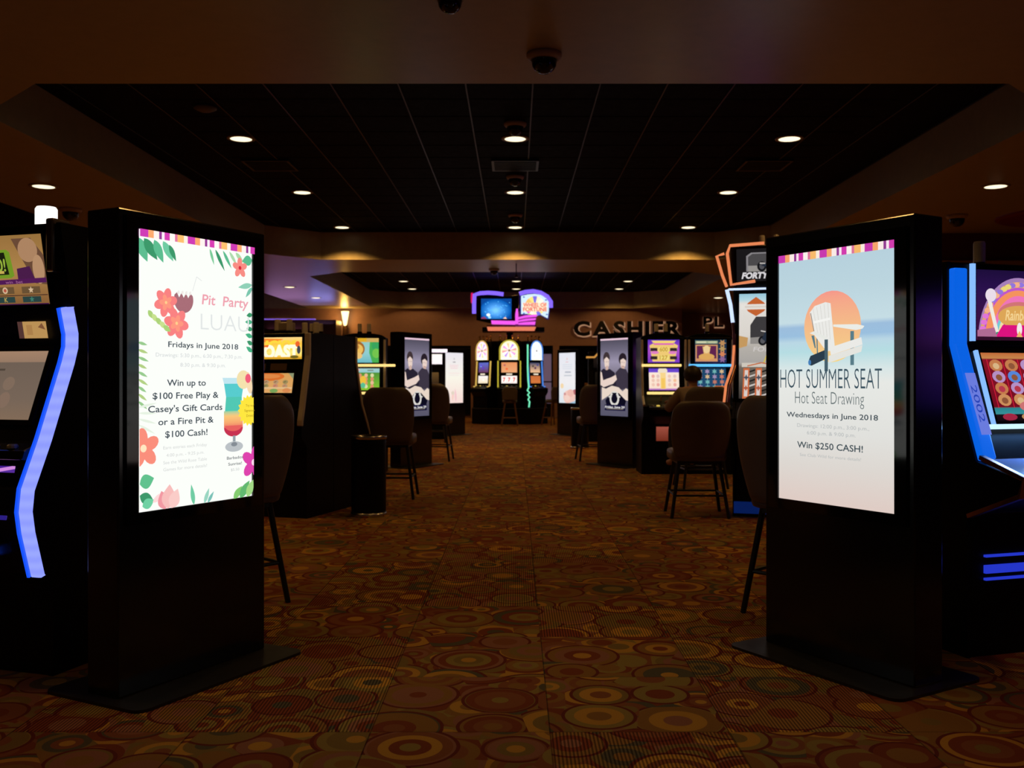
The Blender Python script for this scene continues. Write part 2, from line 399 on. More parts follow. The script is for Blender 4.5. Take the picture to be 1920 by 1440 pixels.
def poster_seat(W, H):
    a = Art(W, H); t = Lines(W, H, 90)
    a.grad(0, 1, [(0, (186, 213, 226)), (.15, (192, 218, 228)), (.28, (202, 226, 234)), (.30, (160, 194, 226)), (.335, (158, 196, 228)), (.36, (190, 220, 234)), (.40, (186, 226, 232)), (.47, (222, 236, 236)), (.52, (236, 238, 234)), (.72, (230, 230, 226)), (.85, (226, 220, 214)), (1, (228, 208, 200))])
    a.gdisc(.485, .303, .150, (252, 150, 142), (250, 192, 140), (252, 226, 140))
    Wt, Dk, Gy = (240, 240, 236), (44, 62, 76), (92, 128, 140)
    # folding beach chair in front of the sun
    a.poly([(.305, .335), (.33, .335), (.345, .385), (.335, .385)], Gy)
    a.line([(.355, .335), (.36, .415)], .006, Gy); a.line([(.39, .345), (.43, .40)], .005, (200, 190, 120))
    a.poly([(.29, .243), (.335, .218), (.43, .206), (.475, .212), (.50, .330), (.515, .395), (.44, .40), (.335, .335)], Wt)
    for k in range(5): a.line([(.32 + .033 * k, .228 - .005 * k), (.365 + .027 * k, .33 + .006 * k)], .0022, (214, 212, 206))
    a.line([(.325, .283), (.475, .272)], .010, (250, 250, 246))
    a.line([(.30, .245), (.335, .33)], .004, (150, 128, 110))
    a.poly([(.29, .325), (.33, .318), (.455, .345), (.43, .352)], (236, 238, 232))
    a.poly([(.50, .296), (.70, .300), (.76, .308), (.745, .318), (.69, .322), (.50, .304)], (240, 242, 236))
    a.rect(.645, .325, .675, .455, Gy)
    a.poly([(.47, .385), (.735, .350), (.745, .378), (.48, .415)], Wt); a.poly([(.46, .418), (.745, .380), (.735, .405), (.46, .445)], (234, 234, 228))
    a.poly([(.285, .432), (.30, .416), (.44, .392), (.44, .428), (.31, .455), (.285, .452)], Dk); a.ell(.292, .442, .008, .012, (70, 130, 190), 12)
    a.rect(.425, .353, .455, .478, (72, 98, 110))
    stripes(a, .030)
    D = (58, 82, 96); Lg = (186, 190, 190)
    t.text('HOT SUMMER SEAT', .47, .506, .083, D, .88, -.010)
    t.text('Hot Seat Drawing', .47, .582, .052, (96, 110, 112), .60, -.012)
    t.text('Wednesdays in June 2018', .485, .652, .0215, (66, 80, 88), .79, .012)
    t.text('Drawings: 12:00 p.m., 3:00 p.m.,', .50, .694, .0155, Lg, .62); t.text('6:00 p.m. & 9:00 p.m.', .49, .722, .0155, Lg, .42)
    t.text('Win $250 CASH!', .475, .772, .0265, (64, 80, 88), .57, .012)
    t.text('See Club Wild for more details!', .48, .812, .0125, Lg, .53)
    return a, t

def poster_duo(W, H):
    a = Art(W, H)
    a.grad(0, 1, [(0, (84, 80, 96)), (.15, (120, 114, 136)), (.3, (168, 160, 186)), (.45, (140, 132, 152)), (.62, (110, 104, 120)), (1, (96, 94, 116))])
    SK, SK2, SH, SH2, HR = (250, 226, 214), (226, 190, 176), (44, 38, 54), (66, 58, 74), (70, 56, 60)
    # right man
    a.ell(.80, .27, .085, .085, (44, 34, 44), 20); a.poly([(.72, .28), (.82, .26), (.92, .29), (.90, .36), (.80, .395), (.73, .36)], SK)
    a.poly([(.75, .35), (.88, .36), (.86, .40), (.76, .40)], SK2)
    a.poly([(.52, .62), (.55, .44), (.70, .38), (.92, .40), (1, .46), (1, .64), (.7, .66)], SH2)
    # left man
    a.ell(.22, .25, .075, .085, HR, 20); a.poly([(.13, .27), (.22, .235), (.32, .27), (.31, .35), (.24, .40), (.16, .36)], SK); a.poly([(.18, .36), (.29, .36), (.29, .42), (.2, .42)], SK2)
    a.line([(.2, .30), (.235, .30)], .006, (120, 90, 90)); a.line([(.265, .30), (.295, .30)], .006, (120, 90, 90)); a.line([(.22, .355), (.27, .355)], .005, (170, 110, 110))
    a.line([(.77, .31), (.8, .31)], .006, (110, 80, 80)); a.line([(.84, .315), (.87, .315)], .006, (110, 80, 80)); a.line([(.79, .365), (.85, .365)], .005, (170, 110, 110))
    a.poly([(0, .42), (.12, .385), (.22, .41), (.33, .39), (.52, .44), (.58, .60), (.40, .66), (.02, .66)], SH)
    a.poly([(0, .42), (.05, .44), (.10, .54), (.40, .50), (.56, .47), (.60, .53), (.46, .585), (.12, .63), (0, .60)], SK)
    a.poly([(.05, .63), (.2, .65), (.42, .61), (.66, .63), (.8, .68), (.92, .64), (1, .66), (1, .80), (.9, .79), (.72, .74), (.5, .70), (.25, .75), (.05, .80)], (250, 230, 214))
    # dark shield with pale horseshoe
    a.poly([(.18, .80), (.40, .70), (.52, .74), (.66, .70), (.93, .80), (.88, .86), (.22, .86)], (16, 14, 34))
    for (a0, a1, rr, c) in [(0, 360, .105, (238, 234, 228)), (0, 360, .068, (16, 14, 34))]: a.ell(.51, .775, rr * 1.0, rr, c, 24)
    a.poly([(.42, .70), (.51, .765), (.60, .70)], (16, 14, 34)); a.line([(.30, .755), (.42, .745)], .02, (238, 234, 228)); a.line([(.60, .745), (.72, .755)], .02, (238, 234, 228))
    a.rect(.16, .855, .90, .93, (24, 20, 62)); a.text('Friday, June 29', .52, .885, .030, (250, 248, 250), .70, .03, slant=.15)
    a.rect(.22, .905, .82, .913, (150, 140, 120))
    a.rect(0, 0, 1, .022, (250, 214, 232))
    return a
def poster_pale(W, H, kind):
    a = Art(W, H)
    if kind == 0:
        a.grad(0, 1, [(0, (236, 232, 240)), (.5, (250, 246, 232)), (1, (248, 220, 214))])
        a.star(.5, .12, .03, .02, 6, (206, 202, 206)); a.rect(.42, .175, .58, .195, (170, 168, 172)); a.text('SUNDAY', .5, .26, .055, (244, 206, 212), .5, .01)
        a.rect(.3, .30, .7, .315, (244, 210, 216)); a.rect(.2, .40, .8, .41, (246, 216, 218)); a.rect(.25, .44, .75, .448, (242, 222, 222))
        a.leaf(.4, .96, .24, .03, 82, (248, 206, 196)); a.leaf(.6, .98, .3, .035, 96, (246, 200, 206)); a.ell(.42, .8, .05, .04, (228, 214, 196))
    else:
        a.grad(0, 1, [(0, (236, 238, 248)), (.6, (246, 244, 246)), (1, (226, 236, 244))])
        a.star(.48, .12, .032, .018, 6, (236, 204, 208)); a.rect(.40, .175, .56, .19, (236, 190, 196))
        for v in (.23, .27, .31): a.rect(.2, v, .8, v + .012, (214, 222, 234))
        a.rect(.36, .37, .72, .40, (188, 192, 204)); a.rect(.3, .44, .76, .465, (204, 208, 216))
        a.ell(.18, .66, .06, .055, (250, 222, 176)); a.ell(.62, .88, .22, .15, (248, 204, 192)); a.ell(.70, .80, .12, .08, (244, 190, 178)); a.ell(.5, .90, .1, .06, (250, 216, 204))
        a.poly([(.85, .74), (1, .72), (1, .84), (.9, .82)], (190, 110, 116)); a.ell(.35, .82, .04, .03, (214, 150, 150)); a.poly([(.6, 1), (1, .95), (1, 1)], (170, 204, 226))
    return a

# slot machine pictures -------------------------------------------------------------
def icons(a, u0, v0, u1, v1, cols, rows, pal, bgs, seed, gap=.12):
    q = random.Random(seed); du, dv = (u1 - u0) / cols, (v1 - v0) / rows
    for i in range(cols):
        for j in range(rows):
            x0, y0 = u0 + du * i, v0 + dv * j
            a.rect(x0 + du * gap / 2, y0 + dv * gap / 2, x0 + du * (1 - gap / 2), y0 + dv * (1 - gap / 2), q.choice(bgs))
            cu, cv, r = x0 + du / 2, y0 + dv / 2, .34 * min(du * a.W, dv * a.H); c = q.choice(pal); k = q.randrange(4)
            if k == 0: a.ell(cu, cv, r, r, c, 16); a.ell(cu, cv, r * .55, r * .55, q.choice(pal), 12)
            elif k == 1: a.star(cu, cv, r * 1.1, r * .5, 5, c, 90)
            elif k == 2: a.flower(cu, cv, r * 1.1, c, q.choice(pal), 5, q.uniform(0, 70))
            else: a.text(q.choice(['A', 'K', 'Q', 'J', '10']), cu, cv, r * 1.5, c, None, .03)
def art_green_top(W, H):
    a = Art(W, H); a.grad(0, 1, [(0, (172, 128, 70)), (.5, (196, 148, 86)), (1, (150, 104, 60))])
    a.poly([(.72, .05), (.9, .05), (1, .3), (1, .72), (.9, .7), (.8, .35)], (120, 84, 62)); a.ell(.86, .22, .05, .05, (196, 150, 112)); a.poly([(.74, .48), (.86, .45), (.9, .66), (.74, .66)], (84, 34, 84)); a.ell(.94, .5, .03, .06, (206, 160, 120))
    a.poly([(u, v) for u, v in ((.08, .23), (.66, .20), (.69, .24), (.71, .58), (.68, .61), (.1, .62), (.07, .58))], (128, 170, 44)); a.poly([(.11, .265), (.64, .24), (.665, .56), (.12, .58)], (30, 34, 18))
    a.text('WIN', .44, .31, .026, (226, 206, 96), .16, .02); a.text('MOST 30!', .40, .42, .050, (168, 200, 70), .48, .02); a.rect(.14, .505, .62, .545, (222, 196, 96))
    a.poly([(0, .66), (1, .62), (1, .69), (0, .72)], (92, 32, 96)); a.text('credits', .3, .69, .012, (190, 120, 170), .14); a.text('win  bet', .7, .67, .012, (190, 120, 170), .16)
    icons(a, .0, .72, .97, .86, 4, 1, [(226, 220, 206), (206, 96, 74), (238, 206, 166)], [(120, 92, 60)], 3, .3)
    icons(a, .0, .865, .97, .985, 4, 1, [(70, 140, 120), (180, 90, 90), (206, 176, 90), (76, 150, 70)], [(48, 76, 74)], 5, .3)
    a.rect(0, .86, 1, .87, (50, 20, 34)); a.rect(0, .985, 1, 1, (74, 24, 78)); return a
def art_grey_glass(W, H):
    a = Art(W, H); a.grad(0, 1, [(0, (170, 136, 110)), (.16, (158, 128, 106)), (.17, (116, 100, 88)), (.7, (124, 106, 92)), (1, (136, 112, 92))])
    a.rect(.05, .26, .62, .29, (84, 72, 62)); a.rect(.3, .32, .52, .62, (92, 80, 70)); a.rect(.30, .46, .52, .48, (128, 110, 96)); a.ell(.7, .48, .03, .03, (134, 112, 96)); a.ell(.7, .72, .03, .035, (136, 112, 96)); a.rect(.08, .36, .22, .7, (108, 94, 82)); return a
def art_purple_belly(W, H):
    a = Art(W, H); a.grad(0, 1, [(0, (66, 26, 140)), (.3, (120, 70, 190)), (.45, (200, 130, 220)), (.55, (90, 50, 190)), (1, (28, 18, 110))])
    a.line([(0, .35), (.3, .15), (.6, .18), (1, .02)], .014, (214, 140, 226)); a.line([(0, .55), (.4, .45), (.7, .47), (1, .3)], .016, (226, 150, 220))
    a.poly([(.0, .85), (.1, .7), (.2, .86), (.35, .66), (.5, .86), (.62, .7), (.75, .84), (.9, .68), (1, .82), (1, 1), (0, 1)], (200, 180, 236)); a.poly([(0, .93), (.3, .88), (.6, .92), (1, .86), (1, 1), (0, 1)], (44, 30, 130)); return a
def art_card(W, H):
    a = Art(W, H); a.rect(0, 0, .18, 1, (92, 60, 56)); a.rect(.18, 0, 1, 1, (206, 160, 96)); a.poly([(.7, .35), (.85, .1), (.95, .5)], (140, 92, 60)); a.rect(.3, .2, .5, .8, (190, 142, 84)); return a
def art_lucky(W, H):
    a = Art(W, H); a.grad(0, 1, [(0, (246, 206, 130)), (.3, (250, 190, 60)), (.7, (255, 224, 120)), (1, (246, 176, 40))])
    a.poly([(0, .1), (.35, .04), (.7, .08), (.6, .2), (.2, .22)], (232, 130, 44)); a.poly([(.0, .55), (.3, .42), (.45, .62), (.25, .95), (0, .9)], (250, 196, 90)); a.ell(.16, .6, .05, .035, (246, 160, 130))
    a.text('LUCKY', .55, .36, .075, (255, 206, 60), .72, .05); a.text('BOAST', .60, .66, .105, (255, 250, 214), .70, .06)
    a.poly([(.28, .40), (.46, .34), (.44, .46)], (226, 96, 32)); a.ell(.93, .32, .022, .026, (226, 96, 40)); a.ell(.95, .58, .018, .036, (60, 66, 76)); a.rect(.3, .9, 1, 1, (214, 160, 40)); a.ell(.88, .9, .04, .014, (110, 96, 30)); return a
def art_lucky_reels(W, H):
    a = Art(W, H); a.grad(0, 1, [(0, (230, 170, 96)), (1, (240, 180, 110))]); a.poly([(0, 0), (.14, 0), (.1, .3), (0, .3)], (150, 166, 120)); a.poly([(.9, 0), (1, 0), (1, .3)], (150, 160, 120))
    a.ell(.5, .17, .17, .04, (232, 120, 50)); a.ell(.5, .16, .13, .02, (238, 146, 76))
    q = random.Random(11)
    for i in range(5):
        for j in range(2):
            a.ell(.14 + .18 * i, .45 + .2 * j, .026, .018, q.choice([(214, 150, 120), (196, 160, 120), (224, 190, 140), (170, 150, 96)])); a.line([(.11 + .18 * i, .47 + .2 * j), (.15 + .18 * i, .42 + .2 * j)], .008, q.choice([(150, 96, 60), (120, 110, 70), (206, 120, 90)]))
    a.rect(0, .72, 1, .80, (244, 204, 150)); a.ell(.12, .9, .04, .022, (90, 170, 90)); a.ell(.66, .9, .04, .018, (130, 176, 96)); a.ell(.9, .88, .04, .02, (232, 150, 90)); return a
def art_jungle(W, H):
    a = Art(W, H); a.grad(0, 1, [(0, (150, 206, 196)), (.6, (150, 212, 214)), (1, (110, 190, 200))])
    a.poly([(.72, .15), (1, .1), (1, 1), (.8, 1), (.7, .6)], (76, 180, 84)); a.ell(.9, .3, .05, .06, (60, 168, 96)); a.ell(.92, .62, .05, .06, (120, 200, 80)); a.rect(0, 0, .62, .16, (230, 176, 40)); a.rect(.62, 0, 1, .16, (214, 176, 100))
    a.ell(.30, .44, .105, .10, (168, 108, 44)); a.ell(.36, .46, .06, .065, (244, 196, 96)); a.ell(.26, .36, .05, .04, (196, 130, 60)); a.ell(.36, .72, .05, .04, (246, 200, 120)); a.ell(.10, .62, .03, .03, (240, 190, 200)); a.ell(.2, .68, .03, .025, (236, 220, 220)); return a
def art_jungle_reels(W, H):
    a = Art(W, H); a.grad(0, 1, [(0, (170, 214, 214)), (.18, (150, 206, 206)), (.2, (84, 150, 60)), (.6, (110, 180, 56)), (1, (140, 200, 50))])
    a.rect(.15, .02, .35, .12, (230, 190, 190)); a.rect(.6, .06, .8, .12, (130, 150, 140))
    for i in range(4):
        for j in range(4): a.ell(.16 + .2 * i, .32 + .17 * j, .022, .025, rnd.choice([(226, 150, 110), (240, 190, 150), (214, 110, 90), (226, 226, 170)]))
    a.ell(.46, .56, .04, .06, (244, 196, 64)); a.ell(.46, .78, .03, .035, (90, 196, 150)); a.poly([(.7, 1), (.85, .88), (1, .9), (1, 1)], (206, 96, 60)); return a
def art_purple_gold(W, H):
    a = Art(W, H); a.grad(0, 1, [(0, (90, 50, 190)), (.5, (176, 80, 206)), (1, (120, 60, 196))])
    a.poly([(.1, .04), (.9, .04), (.8, .14), (.95, .25), (.85, .95), (.15, .95), (.05, .25), (.2, .14)], (244, 206, 120)); a.rect(.15, .06, .85, .13, (250, 220, 120)); a.rect(.18, .16, .82, .22, (222, 80, 200))
    for v in (.36, .72):
        a.rect(.08, v, .30, v + .14, (52, 40, 40)); a.rect(.70, v, .92, v + .14, (52, 40, 40)); a.rect(.34, v - .04, .66, v + .16, (246, 226, 130)); a.text('600' if v < .5 else '127', .5, v + .06, .05, (206, 160, 60), .26, .03)
    a.ell(.22, .56, .05, .02, (230, 130, 200)); a.ell(.78, .56, .05, .02, (230, 130, 200)); return a
def art_pale_reels(W, H):
    a = Art(W, H); a.grad(0, 1, [(0, (88, 60, 200)), (.18, (120, 80, 210)), (.19, (252, 232, 216)), (.9, (250, 226, 206)), (.95, (190, 120, 190)), (1, (150, 90, 196))])
    a.ell(.46, .12, .06, .05, (240, 224, 200)); a.rect(.38, .2, .56, .94, (248, 214, 140)); a.rect(.41, .45, .53, .92, (246, 200, 96))
    for u in (.14, .3, .68, .86):
        for v in (.36, .55, .75): a.ell(u, v, .02, .022, rnd.choice([(240, 200, 180), (226, 196, 190), (246, 190, 150), (236, 170, 160)]))
    return a
def art_theatre(W, H):
    a = Art(W, H); a.grad(0, 1, [(0, (30, 60, 80)), (1, (40, 50, 96))]); a.rect(.02, .05, .72, .17, (170, 186, 150)); a.rect(.06, .08, .36, .14, (226, 226, 190)); a.rect(.42, .08, .68, .14, (206, 210, 170))
    a.rect(.02, .22, .72, .95, (226, 160, 110)); a.rect(.06, .27, .68, .82, (104, 40, 84)); a.poly([(.24, .3), (.5, .3), (.46, .6), (.62, .82), (.12, .82), (.28, .6)], (244, 190, 120)); a.ell(.37, .42, .04, .05, (252, 220, 160)); a.ell(.37, .74, .10, .04, (236, 180, 100))
    for v, c in ((.15, (200, 150, 96)), (.4, (196, 160, 100)), (.63, (226, 140, 96)), (.85, (150, 110, 160))): a.star(.87, v, .05, .025, 6, c)
    return a
def art_blue_reels(W, H):
    a = Art(W, H); a.grad(0, 1, [(0, (30, 76, 110)), (1, (40, 80, 120))]); q = random.Random(4)
    for i in range(4):
        for j in range(4): a.star(.14 + .24 * i, .14 + .24 * j, .035, .018, 6, q.choice([(120, 190, 190), (226, 196, 150), (206, 130, 110), (170, 150, 190)]), 30)
    a.rect(.6, .8, 1, 1, (206, 110, 60)); return a
def art_moto_top(W, H):
    a = Art(W, H); a.rect(0, 0, 1, 1, (30, 28, 30)); a.poly([(.16, .22), (.24, .12), (.76, .12), (.84, .22), (.84, .7), (.16, .7)], (150, 146, 150)); a.poly([(.19, .25), (.26, .16), (.74, .16), (.81, .25), (.81, .7), (.19, .7)], (84, 82, 84)); a.rect(.19, .52, .81, .70, (166, 162, 158))
    moto(a, .5, .47, 1.0); a.text('FORTY EIGHT', .5, .82, .050, (236, 232, 236), .84, .05, slant=.22); return a
def moto(a, u, v, k):
    for du in (-.085, .085): a.ell(u + du * k, v + .08 * k, .040 * k, .044 * k, (24, 24, 28), 18); a.ell(u + du * k, v + .08 * k, .022 * k, .026 * k, (90, 90, 96), 14)
    a.poly([(u - .10 * k, v + .06 * k), (u - .03 * k, v - .02 * k), (u + .07 * k, v - .03 * k), (u + .10 * k, v + .05 * k), (u, v + .1 * k)], (40, 50, 66)); a.poly([(u - .02 * k, v - .02 * k), (u + .05 * k, v - .10 * k), (u + .085 * k, v - .03 * k), (u + .05 * k, v)], (216, 60, 66)); a.line([(u + .05 * k, v - .05 * k), (u + .1 * k, v - .16 * k)], .012 * k, (190, 186, 186)); a.line([(u - .12 * k, v - .02 * k), (u - .03 * k, v - .01 * k)], .010 * k, (216, 210, 206))
def art_moto(W, H):
    a = Art(W, H); a.grad(0, 1, [(0, (156, 206, 226)), (.06, (190, 226, 236)), (.09, (236, 232, 226)), (.4, (228, 222, 214)), (.5, (190, 184, 176)), (.66, (176, 172, 168)), (.7, (120, 110, 100)), (1, (60, 54, 52))])
    a.poly([(.7, .08), (.95, .02), (1, .12)], (110, 170, 70))
    # orange shield crossed by a white bar
    a.poly([(.16, .085), (.3, .03), (.44, .085), (.50, .125), (.44, .17), (.30, .215), (.16, .17), (.10, .125)], (204, 104, 52)); a.rect(.03, .10, .60, .15, (240, 236, 230)); a.rect(.1, .115, .52, .135, (226, 216, 206)); a.rect(.70, .085, .76, .155, (40, 40, 44)); a.rect(.82, .10, .95, .15, (60, 58, 60))
    a.poly([(.2, .30), (.3, .22), (.7, .22), (.8, .30), (.8, .48), (.2, .48)], (64, 62, 64)); a.poly([(.2, .42), (.8, .40), (.8, .48), (.2, .48)], (150, 146, 142)); moto(a, .5, .375, .95)
    a.poly([(0, .4), (.16, .42), (.14, .5), (0, .52)], (206, 160, 100)); a.text('FORTY', .5, .53, .04, (214, 208, 206), .5, .02, slant=.2); a.line([(.44, .66), (.56, .50)], .010, (226, 200, 70))
    a.rect(.05, .66, .95, .70, (216, 208, 196)); a.line([(.15, .69), (.4, .66), (.7, .69)], .01, (206, 110, 60))
    for k in range(4):
        u = .08 + .22 * k
        for j in range(6): a.poly([(u + .10, .74 + .045 * j), (u + .21, .72 + .045 * j), (u + .21, .735 + .045 * j), (u + .10, .755 + .045 * j)], (214, 206, 200) if j % 2 else (30, 28, 28))
        a.poly([(u, .71), (u + .11, .71), (u + .10, 1), (u - .02, 1)], (214, 112, 66)); a.poly([(u + .025, .73), (u + .085, .73), (u + .07, .98), (u + .01, .98)], (226, 216, 210)); a.star(u + .05, .80, .03, .012, 4, (80, 84, 96)); a.star(u + .045, .90, .028, .012, 4, (190, 96, 66))
    return a
def art_rainbow(W, H):
    a = Art(W, H); a.grad(0, 1, [(0, (30, 14, 60)), (.3, (44, 18, 80)), (1, (70, 16, 60))])
    n = 30
    def arch(rx, ry, col, cu=.5, cv=.98): a.poly([(cu + rx * math.cos(math.pi * i / n), cv - ry * math.sin(math.pi * i / n)) for i in range(n + 1)], col)
    arch(.48, .88, (170, 130, 190)); arch(.46, .82, (230, 170, 96)); arch(.42, .74, (196, 90, 206)); arch(.40, .70, (250, 150, 96)); arch(.32, .62, (244, 120, 190)); arch(.28, .52, (120, 206, 220)); arch(.25, .46, (246, 226, 170)); arch(.21, .42, (206, 60, 130))
    q = random.Random(2)
    for k in range(26):
        t = math.pi * (k + .5) / 26; a.ell(.5 + .44 * math.cos(t), .98 - .78 * math.sin(t), .018, .012, q.choice([(240, 220, 120), (230, 120, 220), (150, 120, 226), (250, 180, 140)]), 10)
    a.line([(.14, .42), (.24, .92)], .020, (244, 240, 230)); a.ell(.16, .36, .03, .03, (240, 226, 240)); a.ell(.245, .95, .022, .022, (50, 150, 120))
    a.line([(.86, .42), (.76, .92)], .020, (244, 240, 230)); a.ell(.5, .62, .12, .055, (214, 120, 120)); a.ell(.5, .66, .12, .05, (226, 170, 90)); a.text('Rainbow', .5, .64, .045, (250, 216, 150), .34, .02, slant=.15)
    a.poly([(.2, .98), (.3, .78), (.7, .78), (.8, .98)], (226, 20, 130)); a.ell(.5, .84, .015, .03, (250, 240, 240)); a.poly([(.45, .98), (.5, .86), (.55, .98)], (246, 190, 110)); a.poly([(0, .86), (.2, .82), (.24, .98), (0, .98)], (180, 110, 150)); a.rect(0, .95, 1, 1, (50, 16, 40)); return a
def art_red_reels(W, H):
    a = Art(W, H); a.grad(0, 1, [(0, (200, 110, 60)), (.08, (206, 140, 80)), (.1, (140, 20, 40)), (.8, (120, 14, 34)), (.82, (40, 140, 150)), (.9, (60, 150, 160)), (.91, (30, 14, 24)), (1, (20, 10, 16))])
    for k in range(5): a.rect(.05 + .19 * k, .1, .06 + .19 * k, .81, (220, 30, 60))
    q = random.Random(8)
    for i in range(5):
        for j in range(4): a.ell(.15 + .19 * i, .19 + .17 * j, .036, .028, q.choice([(214, 150, 96), (206, 130, 80), (170, 190, 120), (190, 150, 206), (90, 140, 226)]), 14); a.ell(.15 + .19 * i, .20 + .17 * j, .018, .015, q.choice([(150, 90, 60), (226, 190, 140), (190, 60, 80)]), 10)
    a.line([(.55, .24), (.7, .16)], .03, (110, 160, 240)); a.ell(.5, .80, .09, .03, (214, 120, 120)); a.text('BONUS', .5, .80, .03, (250, 200, 140), .22, .03)
    for k in range(4): a.ell(.15 + .23 * k, .95, .04, .016, q.choice([(206, 150, 130), (200, 150, 96), (170, 40, 70)]), 14)
    return a
def art_wheel(W, H, pal=0):
    a = Art(W, H); B = (252, 246, 190) if pal == 0 else (226, 240, 255) if pal == 2 else (255, 214, 226)
    n = 20; a.poly([(.5 + .5 * math.cos(math.pi * i / n), .5 - .5 * math.sin(math.pi * i / n)) for i in range(n + 1)] + [(0, 1), (1, 1)], B)
    cols = [(236, 150, 150), (250, 240, 250), (176, 140, 226), (250, 236, 214), (246, 190, 140), (240, 244, 250), (214, 150, 206), (248, 226, 190)] if pal != 2 else [(226, 240, 255), (246, 250, 255), (206, 214, 255), (250, 240, 255)]
    r = .43 * W
    for k in range(16):
        t0, t1 = 2 * math.pi * k / 16, 2 * math.pi * (k + 1) / 16
        a.poly([(.5, .5)] + [(.5 + r * math.cos(t0 + (t1 - t0) * i / 3) / W, .5 - r * math.sin(t0 + (t1 - t0) * i / 3) / H) for i in range(4)], cols[k % len(cols)])
    a.ell(.5, .5, .03, .03, (120, 110, 60), 14); a.rect(.05, .88, .95, 1, (254, 250, 226)); return a
def art_plain(W, H, c0, c1, seed, lines=3):
    a = Art(W, H); a.grad(0, 1, [(0, c0), (1, c1)]); q = random.Random(seed)
    for i in range(lines): a.ell(q.uniform(.2, .8), q.uniform(.2, .8), q.uniform(.05, .12) * W, q.uniform(.05, .12) * H, [min(255, max(0, x + q.randint(-60, 60))) for x in c0], 14)
    return a
def art_seven(W, H):
    a = Art(W, H); a.grad(0, 1, [(0, (255, 240, 236)), (1, (250, 226, 220))])
    for k in range(3): a.rect(.05 + .32 * k, .1, .31 + .32 * k, .95, (255, 248, 244)); a.text('7', .18 + .32 * k, .5, H * .5, (226, 70, 60), .16, .05)
    return a

# ================================================================== the room
H1, H2 = 3.38, 3.88
XL, XR, YB = -4.36, 4.46, 29.8
def octo(x0, x1, y0, y1, c=.82):
    return [(x0 + c, y0), (x1 - c, y0), (x1, y0 + c), (x1, y1 - c), (x1 - c, y1), (x0 + c, y1), (x0, y1 - c), (x0, y0 + c)]
TRAYS = [octo(XL, XR, 7.16, 17.7), octo(XL, XR, 19.75, YB), [(-11.4, 3.0), (-6.34, 3.0), (-6.34, YB), (-11.4, YB)]]
floor = MB().box(-12, 12, -4, 36, -.05, 0, carpet()).build('floor'); tag(floor, kind='structure')
def build_ceiling():
    bm = bmesh.new(); es = []
    def loop(pts, z):
        vs = [bm.verts.new((x, y, z)) for x, y in pts]
        return vs, [bm.edges.new((vs[i], vs[(i + 1) % len(vs)])) for i in range(len(vs))]
    _, e = loop([(-12, -4), (12, -4), (12, 36), (-12, 36)], H1); es += e
    inner = []
    for t in TRAYS:
        v, e = loop(t, H1); es += e; inner.append(v)
    bmesh.ops.triangle_fill(bm, use_beauty=True, use_dissolve=False, edges=es)
    for t, v in zip(TRAYS, inner):
        up = [bm.verts.new((x, y, H2)) for x, y in t]; n = len(t)
        for i in range(n): bm.faces.new((v[i], v[(i + 1) % n], up[(i + 1) % n], up[i]))
        f = bm.faces.new(up); f.material_index = 1
    me = bpy.data.meshes.new('ceiling'); bm.to_mesh(me); bm.free(); me.materials.append(TAN); me.materials.append(DARKTILE)
    o = bpy.data.objects.new('ceiling', me); COL.objects.link(o); return tag(o, kind='structure')
build_ceiling()
g = MB()
for t in TRAYS[:2]:
    y0, y1 = t[0][1], t[4][1]; x = XL + .25
    while x < XR:
        g.box(x - .007, x + .007, y0 + .05, y1 - .05, H2 - .012, H2 + .01, TBAR) if XL + .8 < x < XR - .8 else g.box(x - .007, x + .007, y0 + .8, y1 - .8, H2 - .012, H2 + .01, TBAR)
        x += .61
    y = y0 + .3
    while y < y1: g.box(XL + .8, XR - .8, y - .004, y + .004, H2 - .004, H2 + .01, DARKTILE); y += .61
tag(g.build('trim_1'), kind='structure')
# back wall with openings
w = MB()
w.box(-12, 5.15, 30.0, 30.2, 2.24, H1 + .05, REDWALL); w.box(-12, -4.6, 30.0, 30.2, 0, 2.24, REDWALL); w.box(-1.37, .82, 30.0, 30.2, 0, 2.24, REDWALL); w.box(1.17, 1.36, 30.0, 30.2, 0, 2.24, REDWALL)
w.box(1.36, 5.15, 30.0, 30.2, 0, 1.05, REDWALL); w.box(4.7, 5.15, 30.0, 30.2, 1.05, 2.24, REDWALL); w.box(5.0, 5.15, 30.2, 32, 0, H1 + .05, REDWALL); w.box(5.15, 12, 32, 32.2, 0, H1 + .05, REDWALL)
tag(w.build('wall_back'), kind='structure')
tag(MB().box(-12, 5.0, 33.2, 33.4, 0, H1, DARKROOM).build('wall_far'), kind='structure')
tag(MB().box(-11.6, -11.4, -4, 30, 0, H2, REDWALL).build('wall_left'), kind='structure')
tag(MB().box(11.4, 11.6, -4, 32, 0, H2, REDWALL).build('wall_right'), kind='structure')
tag(MB().box(6.3, 11.4, 14.5, 14.7, 0, H1 + .02, MAROON).build('wall_partition'), kind='structure')
t = MB(); t.box(1.36, 4.7, 29.86, 30.3, 1.02, 1.08, WOODLEG)
tag(t.build('trim_2', bevel=.01), kind='structure')
t = MB(); t.box(6.3, 11.4, 14.38, 14.5, 2.88, 2.96, mat('ochre_wall_trim', (.42, .26, .08), .5)); tag(t.build('trim_3', bevel=.01), kind='structure')
